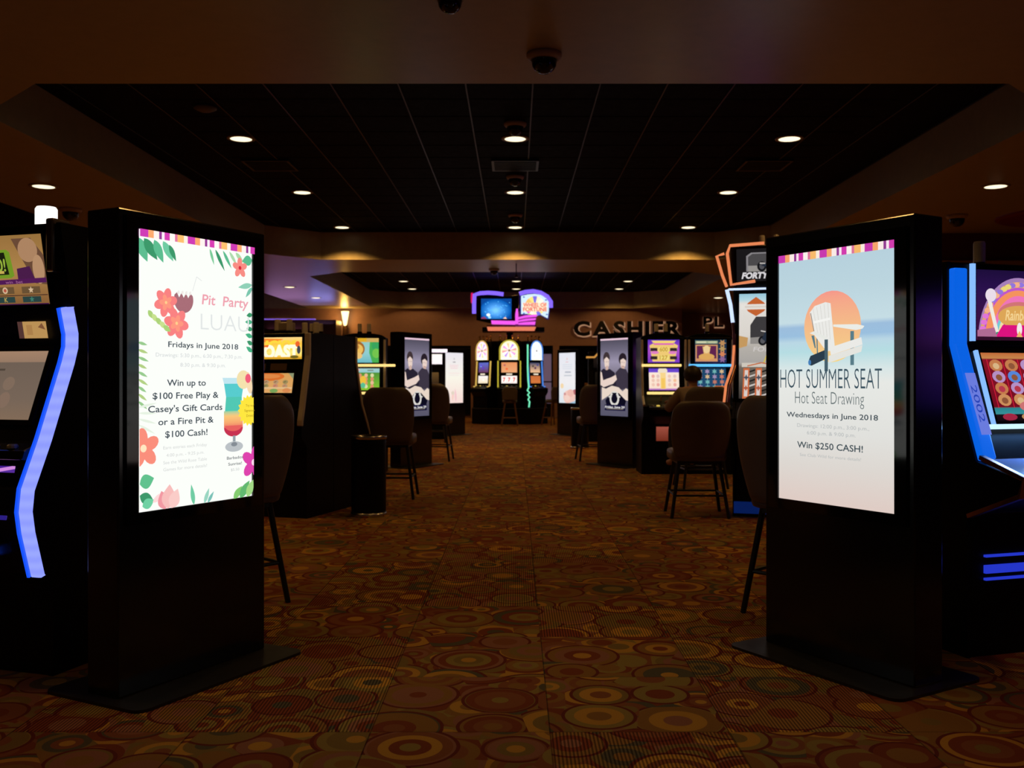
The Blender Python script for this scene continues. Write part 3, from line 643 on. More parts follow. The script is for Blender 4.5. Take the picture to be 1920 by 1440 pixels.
# narrow window with pale panes in the back wall
f = MB(); f.box(.82, .87, 30.02, 30.16, 0, 2.24, BLACK); f.box(1.12, 1.17, 30.02, 30.16, 0, 2.24, BLACK); f.box(.87, 1.12, 30.02, 30.16, 1.10, 1.14, BLACK); f.box(.87, 1.12, 30.02, 30.16, 1.98, 2.02, BLACK); f.box(.87, 1.12, 30.02, 30.16, 0, .45, BLACK)
win = f.build('window_1'); tag(win, kind='structure')
MB().box(.87, 1.12, 30.08, 30.1, .45, 1.98, mat('mauve_window_pane', (.10, .085, .10), .25, emit=lin((104, 84, 104)), es=.8)).build('pane', win)
tag(MB().box(-4.6, -1.37, 30.05, 30.12, 2.12, 2.24, BLACK).build('trim_4'), kind='structure')

# ------------------------------------------------------------------ downlights
LENS = glow('downlight_lens_glow', (255, 238, 196), 1.6)
def make_downlight(loc, power, label, group, cone=118):
    r = thing('downlight', label, 'ceiling light', loc, 0, group)
    MB().lathe([(.155, 0), (.155, -.008), (.128, -.012), (.118, .0)], mat('downlight_ring', (.35, .25, .16), .4), 28).build('trim_ring', r, smooth=True)
    MB().lathe([(.117, -.010), (.06, -.020), (.0, -.022)], LENS, 28).build('lens', r, smooth=True)
    l = bpy.data.lights.new('lamp', 'SPOT'); l.energy = power; l.color = WARM; l.spot_size = R(cone); l.spot_blend = .28; l.shadow_soft_size = .10
    lo = bpy.data.objects.new('lamp', l); COL.objects.link(lo); lo.parent = r; lo.location = (0, 0, -.035)
    return r
row = ['front', 'middle', 'rear']
for j, y in enumerate((7.75, 10.8, 13.9, 17.1)):
    for i, x in enumerate((-3.05, 0.0, 3.05)):
        side = ('left', 'centre', 'right')[i]
        make_downlight((x, y, H2), SPOT_TRAY * (2.8 if j == 3 else .97), ('warm round downlight hidden behind the near ceiling edge, ' if j == 0 else 'warm round downlight in the near black ceiling tray, ') + side + ' column, ' + ('nearest' if j == 0 else ('first', 'second', 'third')[j - 1] + ' visible') + ' row', 'downlights in the near black tray', 128 if j == 3 else 118)
for j, y in enumerate((23.3, 26.5, 28.75)):
    for i, x in enumerate((-3.05, .03, 3.08)):
        make_downlight((x, y, H2), SPOT_TRAY * 1.35, 'warm downlight in the far black ceiling tray, ' + ('left', 'centre', 'right')[i] + ' column, ' + ('front', 'second', 'rear')[j] + ' row', 'downlights in the far black tray', 150)
for sx, side in ((-5.32, 'left'), (5.42, 'right')):
    for j, y in enumerate((4.9, 7.9, 10.95, 13.95, 16.95, 19.9, 22.9, 25.9)):
        make_downlight((sx, y, H1), SPOT_LOW, 'warm downlight in the tan ceiling strip on the ' + side + ', ' + ('nearest', 'second', 'third', 'fourth', 'fifth', 'sixth', 'seventh', 'farthest')[j] + ' from the front', 'downlights in the ' + side + ' tan strip')
for j, (x, y) in enumerate(((-1.9, 1.5), (1.9, 1.5), (0, 4.4))):  # lamps added overhead, out of view, to light the foreground
    make_downlight((x, y, H1), SPOT_LOW * .30, 'added unseen warm downlight overhead in the tan ceiling by the near kiosks, ' + ('left', 'right', 'middle')[j] + ' of the three', 'added downlights over the foreground')

for j, x in enumerate((-7.3, -9.4)):
    make_downlight((x, 28.95, H2), SPOT_TRAY, 'warm downlight in the far left side tray, ' + ('nearer the aisle' if j == 0 else 'farther from the aisle'), 'downlights in the left side tray')
# ------------------------------------------------------------------ camera domes, vents, disc
def make_dome(loc, label, s=1.0):
    r = thing('security_camera', label, 'security camera', loc, 0, 'dome cameras on the ceiling')
    MB().lathe([(.118 * s, .0), (.118 * s, -.022 * s), (.104 * s, -.04 * s), (.088 * s, -.046 * s), (.088 * s, .0)], WHITEPL, 28).build('housing', r, smooth=True)
    MB().lathe([(.0, -.135 * s), (.035 * s, -.130 * s), (.062 * s, -.112 * s), (.080 * s, -.085 * s), (.087 * s, -.045 * s), (.087 * s, -.02 * s)], DOMEBK, 28).build('dome', r, smooth=True)
make_dome((.194, 6.5, H1), 'dark dome camera on the tan ceiling just before the black tray edge')
make_dome((-.37, 5.5, H1), 'dark dome camera cut by the top edge of the photo', .8)
make_dome((0, 10.15, H2), 'dome camera in the near tray in front of the first centre downlight')
make_dome((0, 12.8, H2), 'dome camera in the near tray in front of the second centre downlight')
make_dome((0, 15.8, H2), 'dome camera in the near tray in front of the third centre downlight')
make_dome((-5.68, 12.4, H1), 'dome camera on the tan strip above the left near kiosk', 1.15)
make_dome((5.87, 12.9, H1), 'dome camera on the tan strip above the right near kiosk', 1.15)
make_dome((-.42, 19.2, H1), 'small dome camera on the tan beam between the two black trays', .9)
d = MB().lathe([(.11, 0), (.11, -.02), (.06, -.045), (.0, -.05)], mat('detector_grey', (.10, .075, .06), .5), 24).build('smoke_detector', loc=(-3.05, 9.55, H2), smooth=True)
tag(d, 'pale flat smoke detector on the black tray at upper left', 'smoke detector')
def make_vent(x, y, label):
    r = thing('ceiling_vent', label, 'air vent', (x, y, H2 - .012), 0, 'square vents in the near black tray')
    f = MB()
    for a, b, c, e in ((-.29, .29, -.29, -.26), (-.29, .29, .26, .29), (-.29, -.26, -.26, .26), (.26, .29, -.26, .26)): f.box(a, b, c, e, -.015, .012, VENT)
    f.build('frame', r)
    l = MB()
    for k in range(7): l.box(-.26, .26, -.215 + .07 * k, -.20 + .07 * k, -.02, .01, VENT, Matrix.Rotation(R(0), 4, 'X'))
    l.build('louver', r)
for x, n in ((-3.05, 'left'), (0.0, 'centre'), (3.1, 'right')): make_vent(x, 12.1, 'dim louvred air vent in the near black tray, ' + n + ' of the three')
d = MB().lathe([(.0, -.04), (.80, -.04), (.85, -.02), (.85, 0)], mat('dark_red_disc', (.20, .012, .010), .5), 48).build('ceiling_medallion', loc=(7.32, 12.9, H1))
tag(d, 'dark red round panel on the tan ceiling at the right edge', 'ceiling panel')
p = thing('sprinkler_pendant', 'thin rod hanging from the tan beam between the two black trays', 'sprinkler', (.02, 18.3, H1))
MB().tube([(0, 0, 0), (0, 0, -.22)], .010, VENT).build('rod', p); MB().lathe([(.03, -.26), (.04, -.24), (.012, -.22), (.012, -.2)], VENT, 14).build('head', p)

# ------------------------------------------------------------------ advertising kiosks
def make_kiosk(loc, rz, label, group, zs, pics, strength):
    r = thing('advertising_kiosk', label, 'digital kiosk', (loc[0], loc[1], 0), rz, group)
    b = MB(); b.box(-.39, .39, .0, .17, .012, 1.84, SATIN); b.build('body', r, bevel=.006)
    pl = MB(); pl.prism(rrect(-.45, .45, -.18, .35, .05), 0, .012, PLATE, 'z'); pl.build('base_plate', r)
    W, Hh = .61, 1.075
    g = MB(); e = .045
    g.box(-.36, -W / 2, -.012, 0, zs - e, zs + Hh + e, GLOSS); g.box(W / 2, .36, -.012, 0, zs - e, zs + Hh + e, GLOSS)
    g.box(-W / 2, W / 2, -.012, 0, zs - e, zs, GLOSS); g.box(-W / 2, W / 2, -.012, 0, zs + Hh, zs + Hh + e, GLOSS); g.build('bezel', r)
    d = MB(); d.box(-.30, .30, .165, .176, .25, 1.6, BLACK); d.build('rear_door', r)
    if not isinstance(pics, tuple): pics = (pics, None)
    s = pics[0].build('screen', r, strength, Matrix.Translation((0, -.004, zs)))
    for q in (pics[1].a if pics[1] else ()): q.build('text_line', s, strength, Matrix.Translation((0, -.004, zs)))
    return r
KG = 'double-sided advertising kiosks along the aisle'
make_kiosk((-1.29, 3.945), 62, 'near left black kiosk showing a white tropical party poster', KG, .695, poster_luau(.61, 1.075), 1.05)
make_kiosk((1.336, 4.066), -59, 'near right black kiosk showing a beach chair before an orange sun', KG, .672, poster_seat(.61, 1.075), .95)
make_kiosk((-1.36, 13.4), 62, 'middle left black kiosk showing two men in dark shirts, behind a brown chair', KG, .69, poster_duo(.61, 1.075), .85)
make_kiosk((1.375, 13.45), -57, 'middle right black kiosk showing two men in dark shirts, below the cashier sign', KG, .69, poster_duo(.61, 1.075), .85)
make_kiosk((-1.31, 20.8), 55, 'far left black kiosk with a white and pink poster', KG, .69, poster_pale(.61, 1.075, 0), 1.0)
make_kiosk((1.12, 20.8), -58, 'far right black kiosk with a white poster and a peach picture at its foot', KG, .69, poster_pale(.61, 1.075, 1), .95)

# ------------------------------------------------------------------ slot machines
def yat(path, z):
    for (y0, z0), (y1, z1) in zip(path, path[1:]):
        if min(z0, z1) <= z <= max(z0, z1) and z0 != z1: return y0 + (y1 - y0) * (z - z0) / (z1 - z0)
    return path[-1][0]
def plane_on(path, z0, z1, out=.012, x=0):
    a, b = Vector((x, yat(path, z0), z0)), Vector((x, yat(path, z1), z1)); v = (b - a); h = v.length; v.normalize()
    n = v.cross(Vector((1, 0, 0))).normalized(); n = n if n.y > 0 else -n          # points into the cabinet
    M = Matrix(((1, n.x, v.x, a.x - n.x * out), (0, n.y, v.y, a.y - n.y * out), (0, n.z, v.z, a.z - n.z * out), (0, 0, 0, 1)))
    return M, h
def make_machine(loc, rz, label, group, W, D, path, screens, trim=None, tz=(0, 9), tw=.07, deck=None, bars=(), candle='lit', buttons=6, belly=None, body_mat=None, arch=False, extras=None):
    """path: front edge as (y,z) from the floor up; screens: (part name, picture function, z0, z1, width, strength, x)"""
    r = thing('slot_machine', label, 'slot machine', (loc[0], loc[1], 0), rz, group)
    bm_ = body_mat or BLACK; top = path[-1][1]
    b = MB(); b.prism(list(path) + [(D, top), (D, 0)], -W / 2 + .012, W / 2 - .012, bm_); b.build('cabinet', r, bevel=.008)
    for sx in (-1, 1):
        sp = [(y - .004, z) for y, z in path]
        MB().prism(sp + [(D + .004, top + .004), (D + .004, 0.0)], sx * W / 2 - .011, sx * W / 2 + .011, bm_).build('side_panel', r)
    for nm, fn, z0, z1, w, st, x in screens:
        M, h = plane_on(path, z0, z1, .010, x)
        MB().box(-w / 2 - .022, w / 2 + .022, .001, .012, -.022, h + .022, GLOSS, M).build(nm + '_bezel', r)
        fn(w, h).build(nm, r, st, M)
    if trim:
        seg = [p for p in path if tz[0] <= p[1] <= tz[1]]
        seg = [(yat(path, tz[0]), tz[0])] * (tz[0] > path[0][1]) + seg + [(yat(path, tz[1]), tz[1])] * (tz[1] < top)
        for sx in (-1, 1):
            MB().sweep(seg, sx * W / 2 - tw / 2, sx * W / 2 + tw / 2, .03, trim).build('side_trim', r, bevel=.006)
    if deck:
        z, dep = deck; y = yat(path, z)
        k = MB(); k.prism([(y + .04, z + .03), (y - dep, z - .005), (y - dep - .012, z - .04), (y + .04, z - .06)], -W / 2 + .05, W / 2 - .05, SATIN); k.build('button_deck', r, bevel=.006)
        for i in range(buttons):
            x = -W * .32 + W * .64 * i / max(1, buttons - 1)
            MB().lathe([(.022, 0), (.022, .010), (.017, .016), (0, .017)], glow('button_amber', (240, 206, 90), .8) if i == 1 else mat('button_grey', (.3, .28, .26), .3), 12, Matrix.Translation((x, y - dep * .55, z + .003))).build('button', r)
    for z, w, m, x in bars:
        y = yat(path, z); MB().box(x - w / 2, x + w / 2, y - .055, y - .01, z - .016, z + .016, m).build('light_bar', r, bevel=.008)
    if belly:
        fn, z0, z1, w, st = belly; M, h = plane_on(path, z0, z1, .006); fn(w, h).build('belly_glass', r, st, M)
    if arch:
        n = 12; yt = path[-1][0]
        a = MB(); a.prism([(-W / 2 * math.cos(math.pi * i / n), top + .055 * math.sin(math.pi * i / n)) for i in range(n + 1)], yt + .01, D - .02, BLACK, 'y'); a.build('arched_top', r, bevel=.004)
    if candle:
        top2 = top + (.05 if arch else 0)
        lit = {'lit': glow('candle_white_glow', (255, 248, 240), 1.4), 'dim': mat('candle_frosted', (.85, .76, .66), .35), 'small': mat('candle_frosted', (.85, .76, .66), .35)}[candle]
        k = .78 if candle == 'lit' else .45
        for cx in ((-.06, .06) if candle == 'small' else (0,)):
            MB().lathe([(.07 * k, 0), (.07 * k, .03), (.05 * k, .035)], SATIN, 16, Matrix.Translation((cx, D * .45, top2))).build('candle_base', r)
            MB().lathe([(.058 * k, .035), (.060 * k, .04), (.060 * k, .125), (.052 * k, .135), (0, .136)], lit, 18, Matrix.Translation((cx, D * .45, top2))).build('candle_light', r)
    if extras: extras(r, W, D, path)
    return r
def blue_led():
    m = mat('blue_led_strip', (.02, .03, .2), .3, emit=lin((138, 150, 255)), es=1.25); nt = m.node_tree; b = nt.nodes['Principled BSDF']
    tc = nt.nodes.new('ShaderNodeTexCoord'); s = nt.nodes.new('ShaderNodeSeparateXYZ'); nt.links.new(tc.outputs['Object'], s.inputs[0])
    a = nt.nodes.new('ShaderNodeMath'); a.operation = 'SINE'; k = nt.nodes.new('ShaderNodeMath'); k.operation = 'MULTIPLY'; k.inputs[1].default_value = 2 * math.pi / .05
    nt.links.new(s.outputs[2], k.inputs[0]); nt.links.new(k.outputs[0], a.inputs[0])
    r = nt.nodes.new('ShaderNodeMapRange'); r.inputs[1].default_value = -1; r.inputs[3].default_value = 1.1; r.inputs[4].default_value = 1.3
    nt.links.new(a.outputs[0], r.inputs[0]); nt.links.new(r.outputs[0], b.inputs['Emission Strength']); return m
BLUE = blue_led(); BLUE2 = glow('blue_edge_glow', (20, 84, 255), 1.0); BLUEP = glow('blue_side_panel_glow', (6, 100, 232), .95); WHITEBLUE = glow('white_blue_tube', (130, 180, 255), 1.15)
AMBER = glow('amber_light_bar', (255, 214, 130), 1.25); CYAN = glow('cyan_light_bar', (90, 186, 255), 1.3)

# left foreground machine with the blue strip
PA = [(-.13, 0), (-.13, .36), (-.185, .42), (-.235, .60), (-.248, .68), (-.238, .76), (-.15, .95), (-.025, 1.26), (-.003, 1.33), (-.002, 1.39), (-.03, 1.50), (-.09, 1.84)]
def extras_a(r, W, D, path):
    seg = [(y, z) for y, z in path if .42 <= z <= 1.5]
    for sx in (-1, 1): MB().sweep(seg, sx * (W / 2 - .034) - .006, sx * (W / 2 - .034) + .006, .032, BLUE2).build('edge_light', r)
    M, h = plane_on(path, 1.375, 1.445, .012, .16); art_card(.15, h).build('card_display', r, .8, M)
    MB().box(W / 2 - .06, W / 2 - .02, -.10, .0, 1.64, 1.86, CHROME).build('top_bracket', r, bevel=.008)
    y = yat(path, .53); MB().box(-.24, .24, y - .09, y + .02, .50, .55, CHROME).build('coin_tray', r, bevel=.01)
make_machine((-2.18, 4.158), -17.5, 'slot machine at the left edge with a bent glowing blue side strip', 'slot machines', .72, .5, PA,
             [('top_screen', art_green_top, 1.515, 1.80, .56, .75, -.01), ('lower_screen', art_grey_glass, 1.03, 1.315, .52, .9, -.02)], BLUE, (.42, 1.5), .046, (.92, .06), (), 'lit', 6,
             (art_purple_belly, .64, .85, .5, .95), extras=extras_a)
# right foreground machine with the blue side panel
PB = [(-.12, 0), (-.12, .30), (-.12, .62), (-.40, .735), (-.42, .79), (-.17, .85), (-.10, 1.05), (0, 1.35), (0, 1.72)]
def extras_b(r, W, D, path):
    for sx in (-1, 1):
        seg = [(-.17, .85), (-.10, 1.05), (0, 1.35), (0, 1.69)]
        MB().sweep(seg, sx * (W / 2 - .035) - .035, sx * (W / 2 - .035) + .035, .04, BLUEP).build('glowing_side', r, bevel=.008)
        MB().sweep([(-.115, 1.0), (-.01, 1.325)], sx * (W / 2 - .132) - .007, sx * (W / 2 - .132) + .007, .016, WHITEBLUE).build('light_tube', r)
        MB().sweep([(0, 1.37), (0, 1.715)], sx * (W / 2 - .125) - .010, sx * (W / 2 - .125) + .010, .016, WHITEBLUE).build('light_tube', r)
        MB().sweep([(-.12, .62), (-.40, .735), (-.42, .79), (-.19, .86)], sx * (W / 2) - .014, sx * (W / 2) + .014, .02, COPPER).build('copper_edge', r, bevel=.004)
    MB().box(-W / 2 + .06, W / 2 - .06, -.165, -.135, .985, 1.005, glow('deck_tube', (190, 226, 255), 1.3)).build('deck_light', r)
    l = bpy.data.lights.new('deck_lamp', 'AREA'); l.shape = 'RECTANGLE'; l.size = W - .2; l.size_y = .03; l.energy = 1.6; l.color = (.16, .42, 1)
    lo = bpy.data.objects.new('deck_lamp', l); COL.objects.link(lo); lo.parent = r; lo.location = (0, -.178, .985); lo.rotation_euler = (R(-22), 0, 0)
    # glossy deck top
    MB().sweep([(-.41, .792), (-.172, .852)], -W / 2 + .02, W / 2 - .02, .006, mat('blue_deck_gloss', (.16, .17, .30), .22)).build('deck_plate', r)
    st = Art(.28, .09); st.k = 3; st.rect(0, 0, 1, 1, (112, 130, 232)); st.text('2002', .5, .5, .05, (40, 70, 190), .6, .0)
    x = -(W / 2 - .035); a, b = Vector((x, -.145, .95)), Vector((x, -.05, 1.21)); v = (b - a).normalized(); u = -v
    n = Vector((0, v.z, -v.y)); ux = -v; vz = Vector((1, 0, 0)); mid = (a + b) / 2 - n * .046
    M = Matrix(((ux.x, n.x, vz.x, mid.x - .03), (ux.y, n.y, vz.y, mid.y), (ux.z, n.z, vz.z, mid.z), (0, 0, 0, 1))) @ Matrix.Diagonal((1, 1, .6, 1))
    st.build('date_sticker', r, .9, M)
    for k in range(2):
        MB().box(-.20, -.13, -.335, -.30, .822 + .02 * k, .828 + .02 * k, glow('white_slot_light', (226, 236, 255), 1.3), Matrix.Translation((-.03, .03 * k, 0))).build('slot_light', r)
    for z in (.43, .36, .33):
        MB().box(-W / 2 + .08, W / 2 - .08, -.135, -.115, z, z + (.01 if z != .36 else .035), glow('base_blue_line', (40, 60, 220), .8)).build('base_light', r)
make_machine((2.278, 4.408), 17.5, 'slot machine at the right edge with a glowing blue side panel and rainbow screen', 'slot machines', .76, .5, PB,
             [('top_screen', art_rainbow, 1.375, 1.69, .47, .95, .0), ('lower_screen', art_red_reels, 1.015, 1.315, .45, .9, .0)], None, candle='dim', buttons=0, extras=extras_b)
# left pair, back to back
PC = [(-.05, 0), (-.05, .62), (-.14, .70), (-.13, .84), (-.10, .95), (0, 1.40), (0, 1.60)]
def extras_c(r, W, D, path):
    MB().box(-.10, .05, .18, .34, 1.60, 1.63, SATIN).build('topper_base', r)
    MB().box(-.09, .06, .17, .30, 1.63, 1.71, mat('grey_topper_sign', (.45, .36, .30), .4)).build('topper_sign', r, bevel=.012)
    for x in (-.23, -.02): 
        M, h = plane_on(path, 1.275, 1.335, .008, x + .1); MB().box(-.08, .08, 0, .004, 0, h, mat('bronze_glass_card', (.16, .10, .05), .3), M).build('info_card', r)
make_machine((-2.13, 8.51), -17.5, 'slot machine with a bright yellow screen between the left near kiosk and black side panel', 'slot machines', .72, .42, PC,
             [('top_screen', art_lucky, 1.375, 1.565, .60, 1.15, 0), ('lower_screen', art_lucky_reels, 1.08, 1.25, .52, .85, -.02)], SILVER, (.80, 1.6), .05, (.92, .10), (), 'small', extras=extras_c)
make_machine((-1.873, 9.33), 162.5, 'black slot machine seen from its side behind the bin, its screens turned away', 'slot machines', .72, .42, [(-.05, 0), (-.05, .60), (-.30, .66), (-.24, .76), (-.12, .95), (0, 1.36), (0, 1.60)],
             [('top_screen', lambda w, h: art_plain(w, h, (150, 96, 60), (96, 60, 50), 3), 1.375, 1.565, .58, .5, 0), ('lower_screen', lambda w, h: art_plain(w, h, (120, 96, 70), (96, 60, 50), 4), 1.02, 1.30, .52, .5, 0)], SILVER, (.62, 1.6), .045, None, (), 'small', extras=None)
# tall machine on the right
PD = [(-.10, 0), (-.10, .60), (-.24, .74), (-.22, .86), (-.08, 1.0), (0, 1.35), (.02, 1.75), (-.03, 2.0), (-.09, 2.36)]
ORANGE = glow('orange_edge_tube', (240, 138, 88), .95); WHITETUBE = glow('cool_white_tube', (200, 220, 255), 1.2)
def extras_d(r, W, D, path):
    for sx in (-1, 1):
        MB().tube([(sx * x, y - .04, z) for x, y, z in ((.36, -.12, 1.0), (.345, -.10, 1.15), (.295, -.02, 1.32), (.285, 0, 1.5))], .011, ORANGE, 8).build('edge_tube', r)
        MB().tube([(sx * x, y - .03, z) for x, y, z in ((.325, -.12, 1.0), (.31, -.10, 1.15), (.265, -.02, 1.32), (.265, 0, 1.6))], .012, COPPER, 8).build('edge_tube', r)
        MB().tube([(sx * x, y - .045, z) for x, y, z in ((.285, 0, 1.5), (.287, .0, 1.62), (.295, .0, 1.70))], .012, COPPER, 8).build('edge_tube', r)
        MB().tube([(sx * x, y - .045, z) for x, y, z in ((.295, .0, 1.70), (.315, .0, 1.86), (.345, -.02, 1.99))], .016, WHITETUBE, 8).build('edge_tube', r)
        MB().tube([(sx * x, y, z) for x, y, z in ((.35, -.02, 2.02), (.385, -.06, 2.12), (.43, -.09, 2.285), (.365, -.09, 2.305))], .013, ORANGE, 8).build('crown_tube', r)
    MB().tube([(-.10, -.10, 2.055), (-.305, -.09, 2.03), (-.335, -.13, 2.30), (-.31, -.15, 2.365), (-.02, -.155, 2.375)], .014, ORANGE, 8).build('crown_tube', r)
    MB().tube([(.02, -.155, 2.375), (.31, -.15, 2.365), (.335, -.13, 2.30), (.305, -.09, 2.03), (.10, -.10, 2.055)], .014, ORANGE, 8).build('crown_tube', r)
    MB().box(-.33, .33, -.065, -.03, 1.985, 2.0, WHITETUBE).build('divider_tube', r)
    MB().prism([(-.034, 2.04), (-.092, 2.36), (.2, 2.36), (.2, 2.04)], -.31, .31, BLACK).build('crown_box', r, bevel=.008)
    MB().box(-.28, .28, -.125, -.10, .03, .13, glow('base_blue_glow', (4, 50, 140), .3)).build('base_light', r)
make_machine((2.215, 8.52), -17.5, 'tall slot machine edged in glowing orange tubes with motorcycle pictures on its screens', 'slot machines', .56, .5, PD,
             [('main_screen', art_moto, 1.03, 1.95, .48, .9, 0), ('top_screen', art_moto_top, 2.06, 2.34, .52, .8, 0)], None, deck=(.86, .08), candle='small', extras=extras_d)
# machines with light bars in the middle distance
PE = [(-.04, 0), (-.04, .62), (-.22, .74), (-.20, .86), (-.06, .98), (0, 1.36), (0, 1.73)]
def extras_e(r, W, D, path):
    for x in (-.05, .06): MB().tube([(x, -.11, .86), (x, -.12, .98)], .010, mat('bill_slot_metal', (.5, .36, .22), .3, .8), 8).build('bill_slot', r)
def bars_e(m, m2=None, w=.62, x=.0): return ((1.375, w, m, x), (1.025, .36 if m2 is None else .5, m2 or m, -.04))
make_machine((-1.93, 12.3), 4, 'slot machine with green jungle screens and amber light bars, left of the middle kiosk', 'slot machines', .55, .5, PE,
             [('top_screen', art_jungle, 1.41, 1.72, .40, .95, 0), ('lower_screen', art_jungle_reels, 1.06, 1.335, .38, .95, .02)], SILVER, (.86, 1.7), .028, (.86, .10), bars_e(AMBER, None, .66, .08), 'small', arch=True, extras=extras_e)
make_machine((1.88, 12.3), 0, 'slot machine with purple and gold screens and amber light bars, right of the middle kiosk', 'slot machines', .55, .5, PE,
             [('top_screen', art_purple_gold, 1.41, 1.70, .40, .95, 0), ('lower_screen', art_pale_reels, 1.06, 1.335, .38, 1.0, 0)], SILVER, (.86, 1.7), .028, (.86, .10), bars_e(AMBER, None, .50, -.03), 'small', arch=True, extras=extras_e,
             belly=(lambda w, h: art_plain(w, h, (206, 104, 84), (150, 60, 40), 9, 0), .42, .60, .20, .55))
make_machine((2.475, 12.3), 0, 'slot machine with blue screens and a cyan light bar that a seated man plays', 'slot machines', .55, .5, PE,
             [('top_screen', art_theatre, 1.41, 1.70, .40, .85, 0), ('lower_screen', art_blue_reels, 1.06, 1.335, .38, .85, 0)], SILVER, (.86, 1.7), .028, (.86, .10), bars_e(CYAN, None, .56, 0), 'dim', arch=True, extras=extras_e)
make_machine((-2.54, 12.25), 4, 'dark slot machine to the left of the green jungle machine', 'slot machines', .55, .5, PE,
             [('top_screen', lambda w, h: art_plain(w, h, (170, 120, 60), (90, 50, 30), 5), 1.41, 1.70, .40, .7, 0), ('lower_screen', lambda w, h: art_plain(w, h, (150, 110, 60), (90, 50, 30), 6), 1.06, 1.335, .38, .7, 0)], SILVER, (.86, 1.7), .028, (.86, .10), (), 'small', arch=True)
# partly hidden machines behind the middle kiosks
make_machine((-1.72, 19.4), 6, 'slot machine with a white lit crown peeping out behind the middle left kiosk', 'slot machines', .62, .5, PE,
             [('top_screen', lambda w, h: art_plain(w, h, (255, 246, 236), (250, 236, 240), 12, 0), 1.50, 1.70, .52, 1.15, 0), ('lower_screen', lambda w, h: art_plain(w, h, (150, 110, 60), (60, 40, 30), 7), 1.06, 1.335, .38, .4, 0)], None, deck=(.86, .1), candle=None,
             extras=lambda r, W, D, p: MB().box(-.36, .36, -.10, .2, 1.74, 1.80, glow('white_crown_glow', (255, 236, 250), 1.3)).build('lit_crown', r, bevel=.01))
make_machine((1.72, 18.6), -4, 'dark slot machine with a bent gold top light behind the middle right kiosk', 'slot machines', .62, .5, PE,
             [('top_screen', lambda w, h: art_plain(w, h, (60, 44, 36), (30, 24, 22), 13), 1.42, 1.66, .44, .4, 0), ('lower_screen', lambda w, h: art_plain(w, h, (50, 40, 30), (30, 24, 20), 14), 1.06, 1.335, .38, .3, 0)], None, deck=(.86, .1), candle='dim',
             extras=lambda r, W, D, p: MB().tube([(-.36, -.06, 1.62), (-.20, -.06, 1.62), (-.08, -.06, 1.75), (.1, -.06, 1.80), (.3, -.06, 1.75)], .018, glow('gold_top_tube', (214, 150, 70), .9), 8).build('top_tube', r))
# unseen machines added beyond the right kiosks to tint the kiosk sides violet
make_machine((4.3, 3.75), -90, 'added unseen slot machine outside the right edge, its violet screens tinting the near kiosk', 'slot machines', .76, .5, PE,
             [('top_screen', lambda w, h: art_plain(w, h, (96, 60, 220), (150, 70, 190), 21), 1.40, 1.70, .6, 1.6, 0), ('lower_screen', lambda w, h: art_plain(w, h, (110, 60, 190), (60, 40, 150), 22), 1.02, 1.335, .6, 1.4, 0)], None, candle='small')
make_machine((3.22, 12.95), -90, 'added hidden slot machine beyond the middle right kiosk, its violet screens tinting the kiosk side', 'slot machines', .76, .5, PE,
             [('top_screen', lambda w, h: art_plain(w, h, (190, 120, 250), (206, 60, 220), 23), 1.40, 1.70, .6, 1.8, 0), ('lower_screen', lambda w, h: art_plain(w, h, (90, 60, 190), (110, 80, 220), 24), 1.02, 1.335, .6, 1.6, 0)], None, candle='small')

# ------------------------------------------------------------------ far carousel of wheel machines
pf = MB(); pf.prism(octo(-1.17, .88, 25.75, 28.2, .45), 0, .43, BLACK, 'z')
o = pf.build('machine_platform', bevel=.02); tag(o, 'black raised platform under the three wheel machines at the end of the aisle', 'platform')
PW = [(-.12, .0), (-.12, .30), (-.20, .42), (-.20, .52), (-.02, .58), (0, .93), (.02, 1.26), (.02, 1.80)]
def make_wheel(loc, rz, label, trimc, pal, mid, reel):
    TR = glow('wheel_trim_%d' % pal, trimc, .8)
    def ex(r, W, D, path):
        n = 14; top = 1.80
        MB().prism([(-.26, 1.28), (.26, 1.28), (.26, 1.55)] + [(.26 * math.cos(math.pi * i / n), 1.55 + .27 * math.sin(math.pi * i / n)) for i in range(n + 1)], -.05, .06, BLACK, 'y').build('wheel_housing', r)
        art_wheel(.46, .50, pal).build('wheel', r, 1.4, Matrix.Translation((0, -.056, 1.29)))
        ring = [(-.255, -.06, 1.28), (-.255, -.06, 1.55)] + [(-.255 * math.cos(math.pi * i / 10), -.06, 1.55 + .26 * math.sin(math.pi * i / 10)) for i in range(1, 10)] + [(.255, -.06, 1.55), (.255, -.06, 1.28)]
        MB().tube(ring, .016, TR, 8).build('wheel_rim', r)
        for x in (-.24, -.08, .08, .24): MB().lathe([(.03, 0), (.035, .05), (.02, .10), (.03, .13), (0, .16)], BRASS, 10, Matrix.Translation((x, .05, 1.80))).build('finial', r)
    o = make_machine(loc, rz, label, 'wheel machines', .60, .30, PW, [('bonus_screen', mid, .95, 1.22, .42, 1.0, 0), ('reel_screen', reel, .66, .86, .42, 1.1, 0)], TR, (.55, 1.26), .035, (.58, .08), ((.905, .16, glow('small_white_display', (255, 240, 214), 1.1), 0),), None, 4, extras=ex)
    o.location.z = .43
    return o
make_wheel((-.16, 26.0), 0, 'wheel slot machine facing the aisle, centre of the three, with gold edging', (214, 196, 60), 0, lambda w, h: art_plain(w, h, (236, 150, 96), (240, 170, 120), 31), art_seven)
make_wheel((-.86, 26.42), -50, 'wheel slot machine turned left with pink and yellow edging', (240, 196, 96), 1, lambda w, h: art_plain(w, h, (96, 110, 206), (110, 60, 90), 32), lambda w, h: art_plain(w, h, (250, 240, 240), (246, 226, 190), 33, 1))
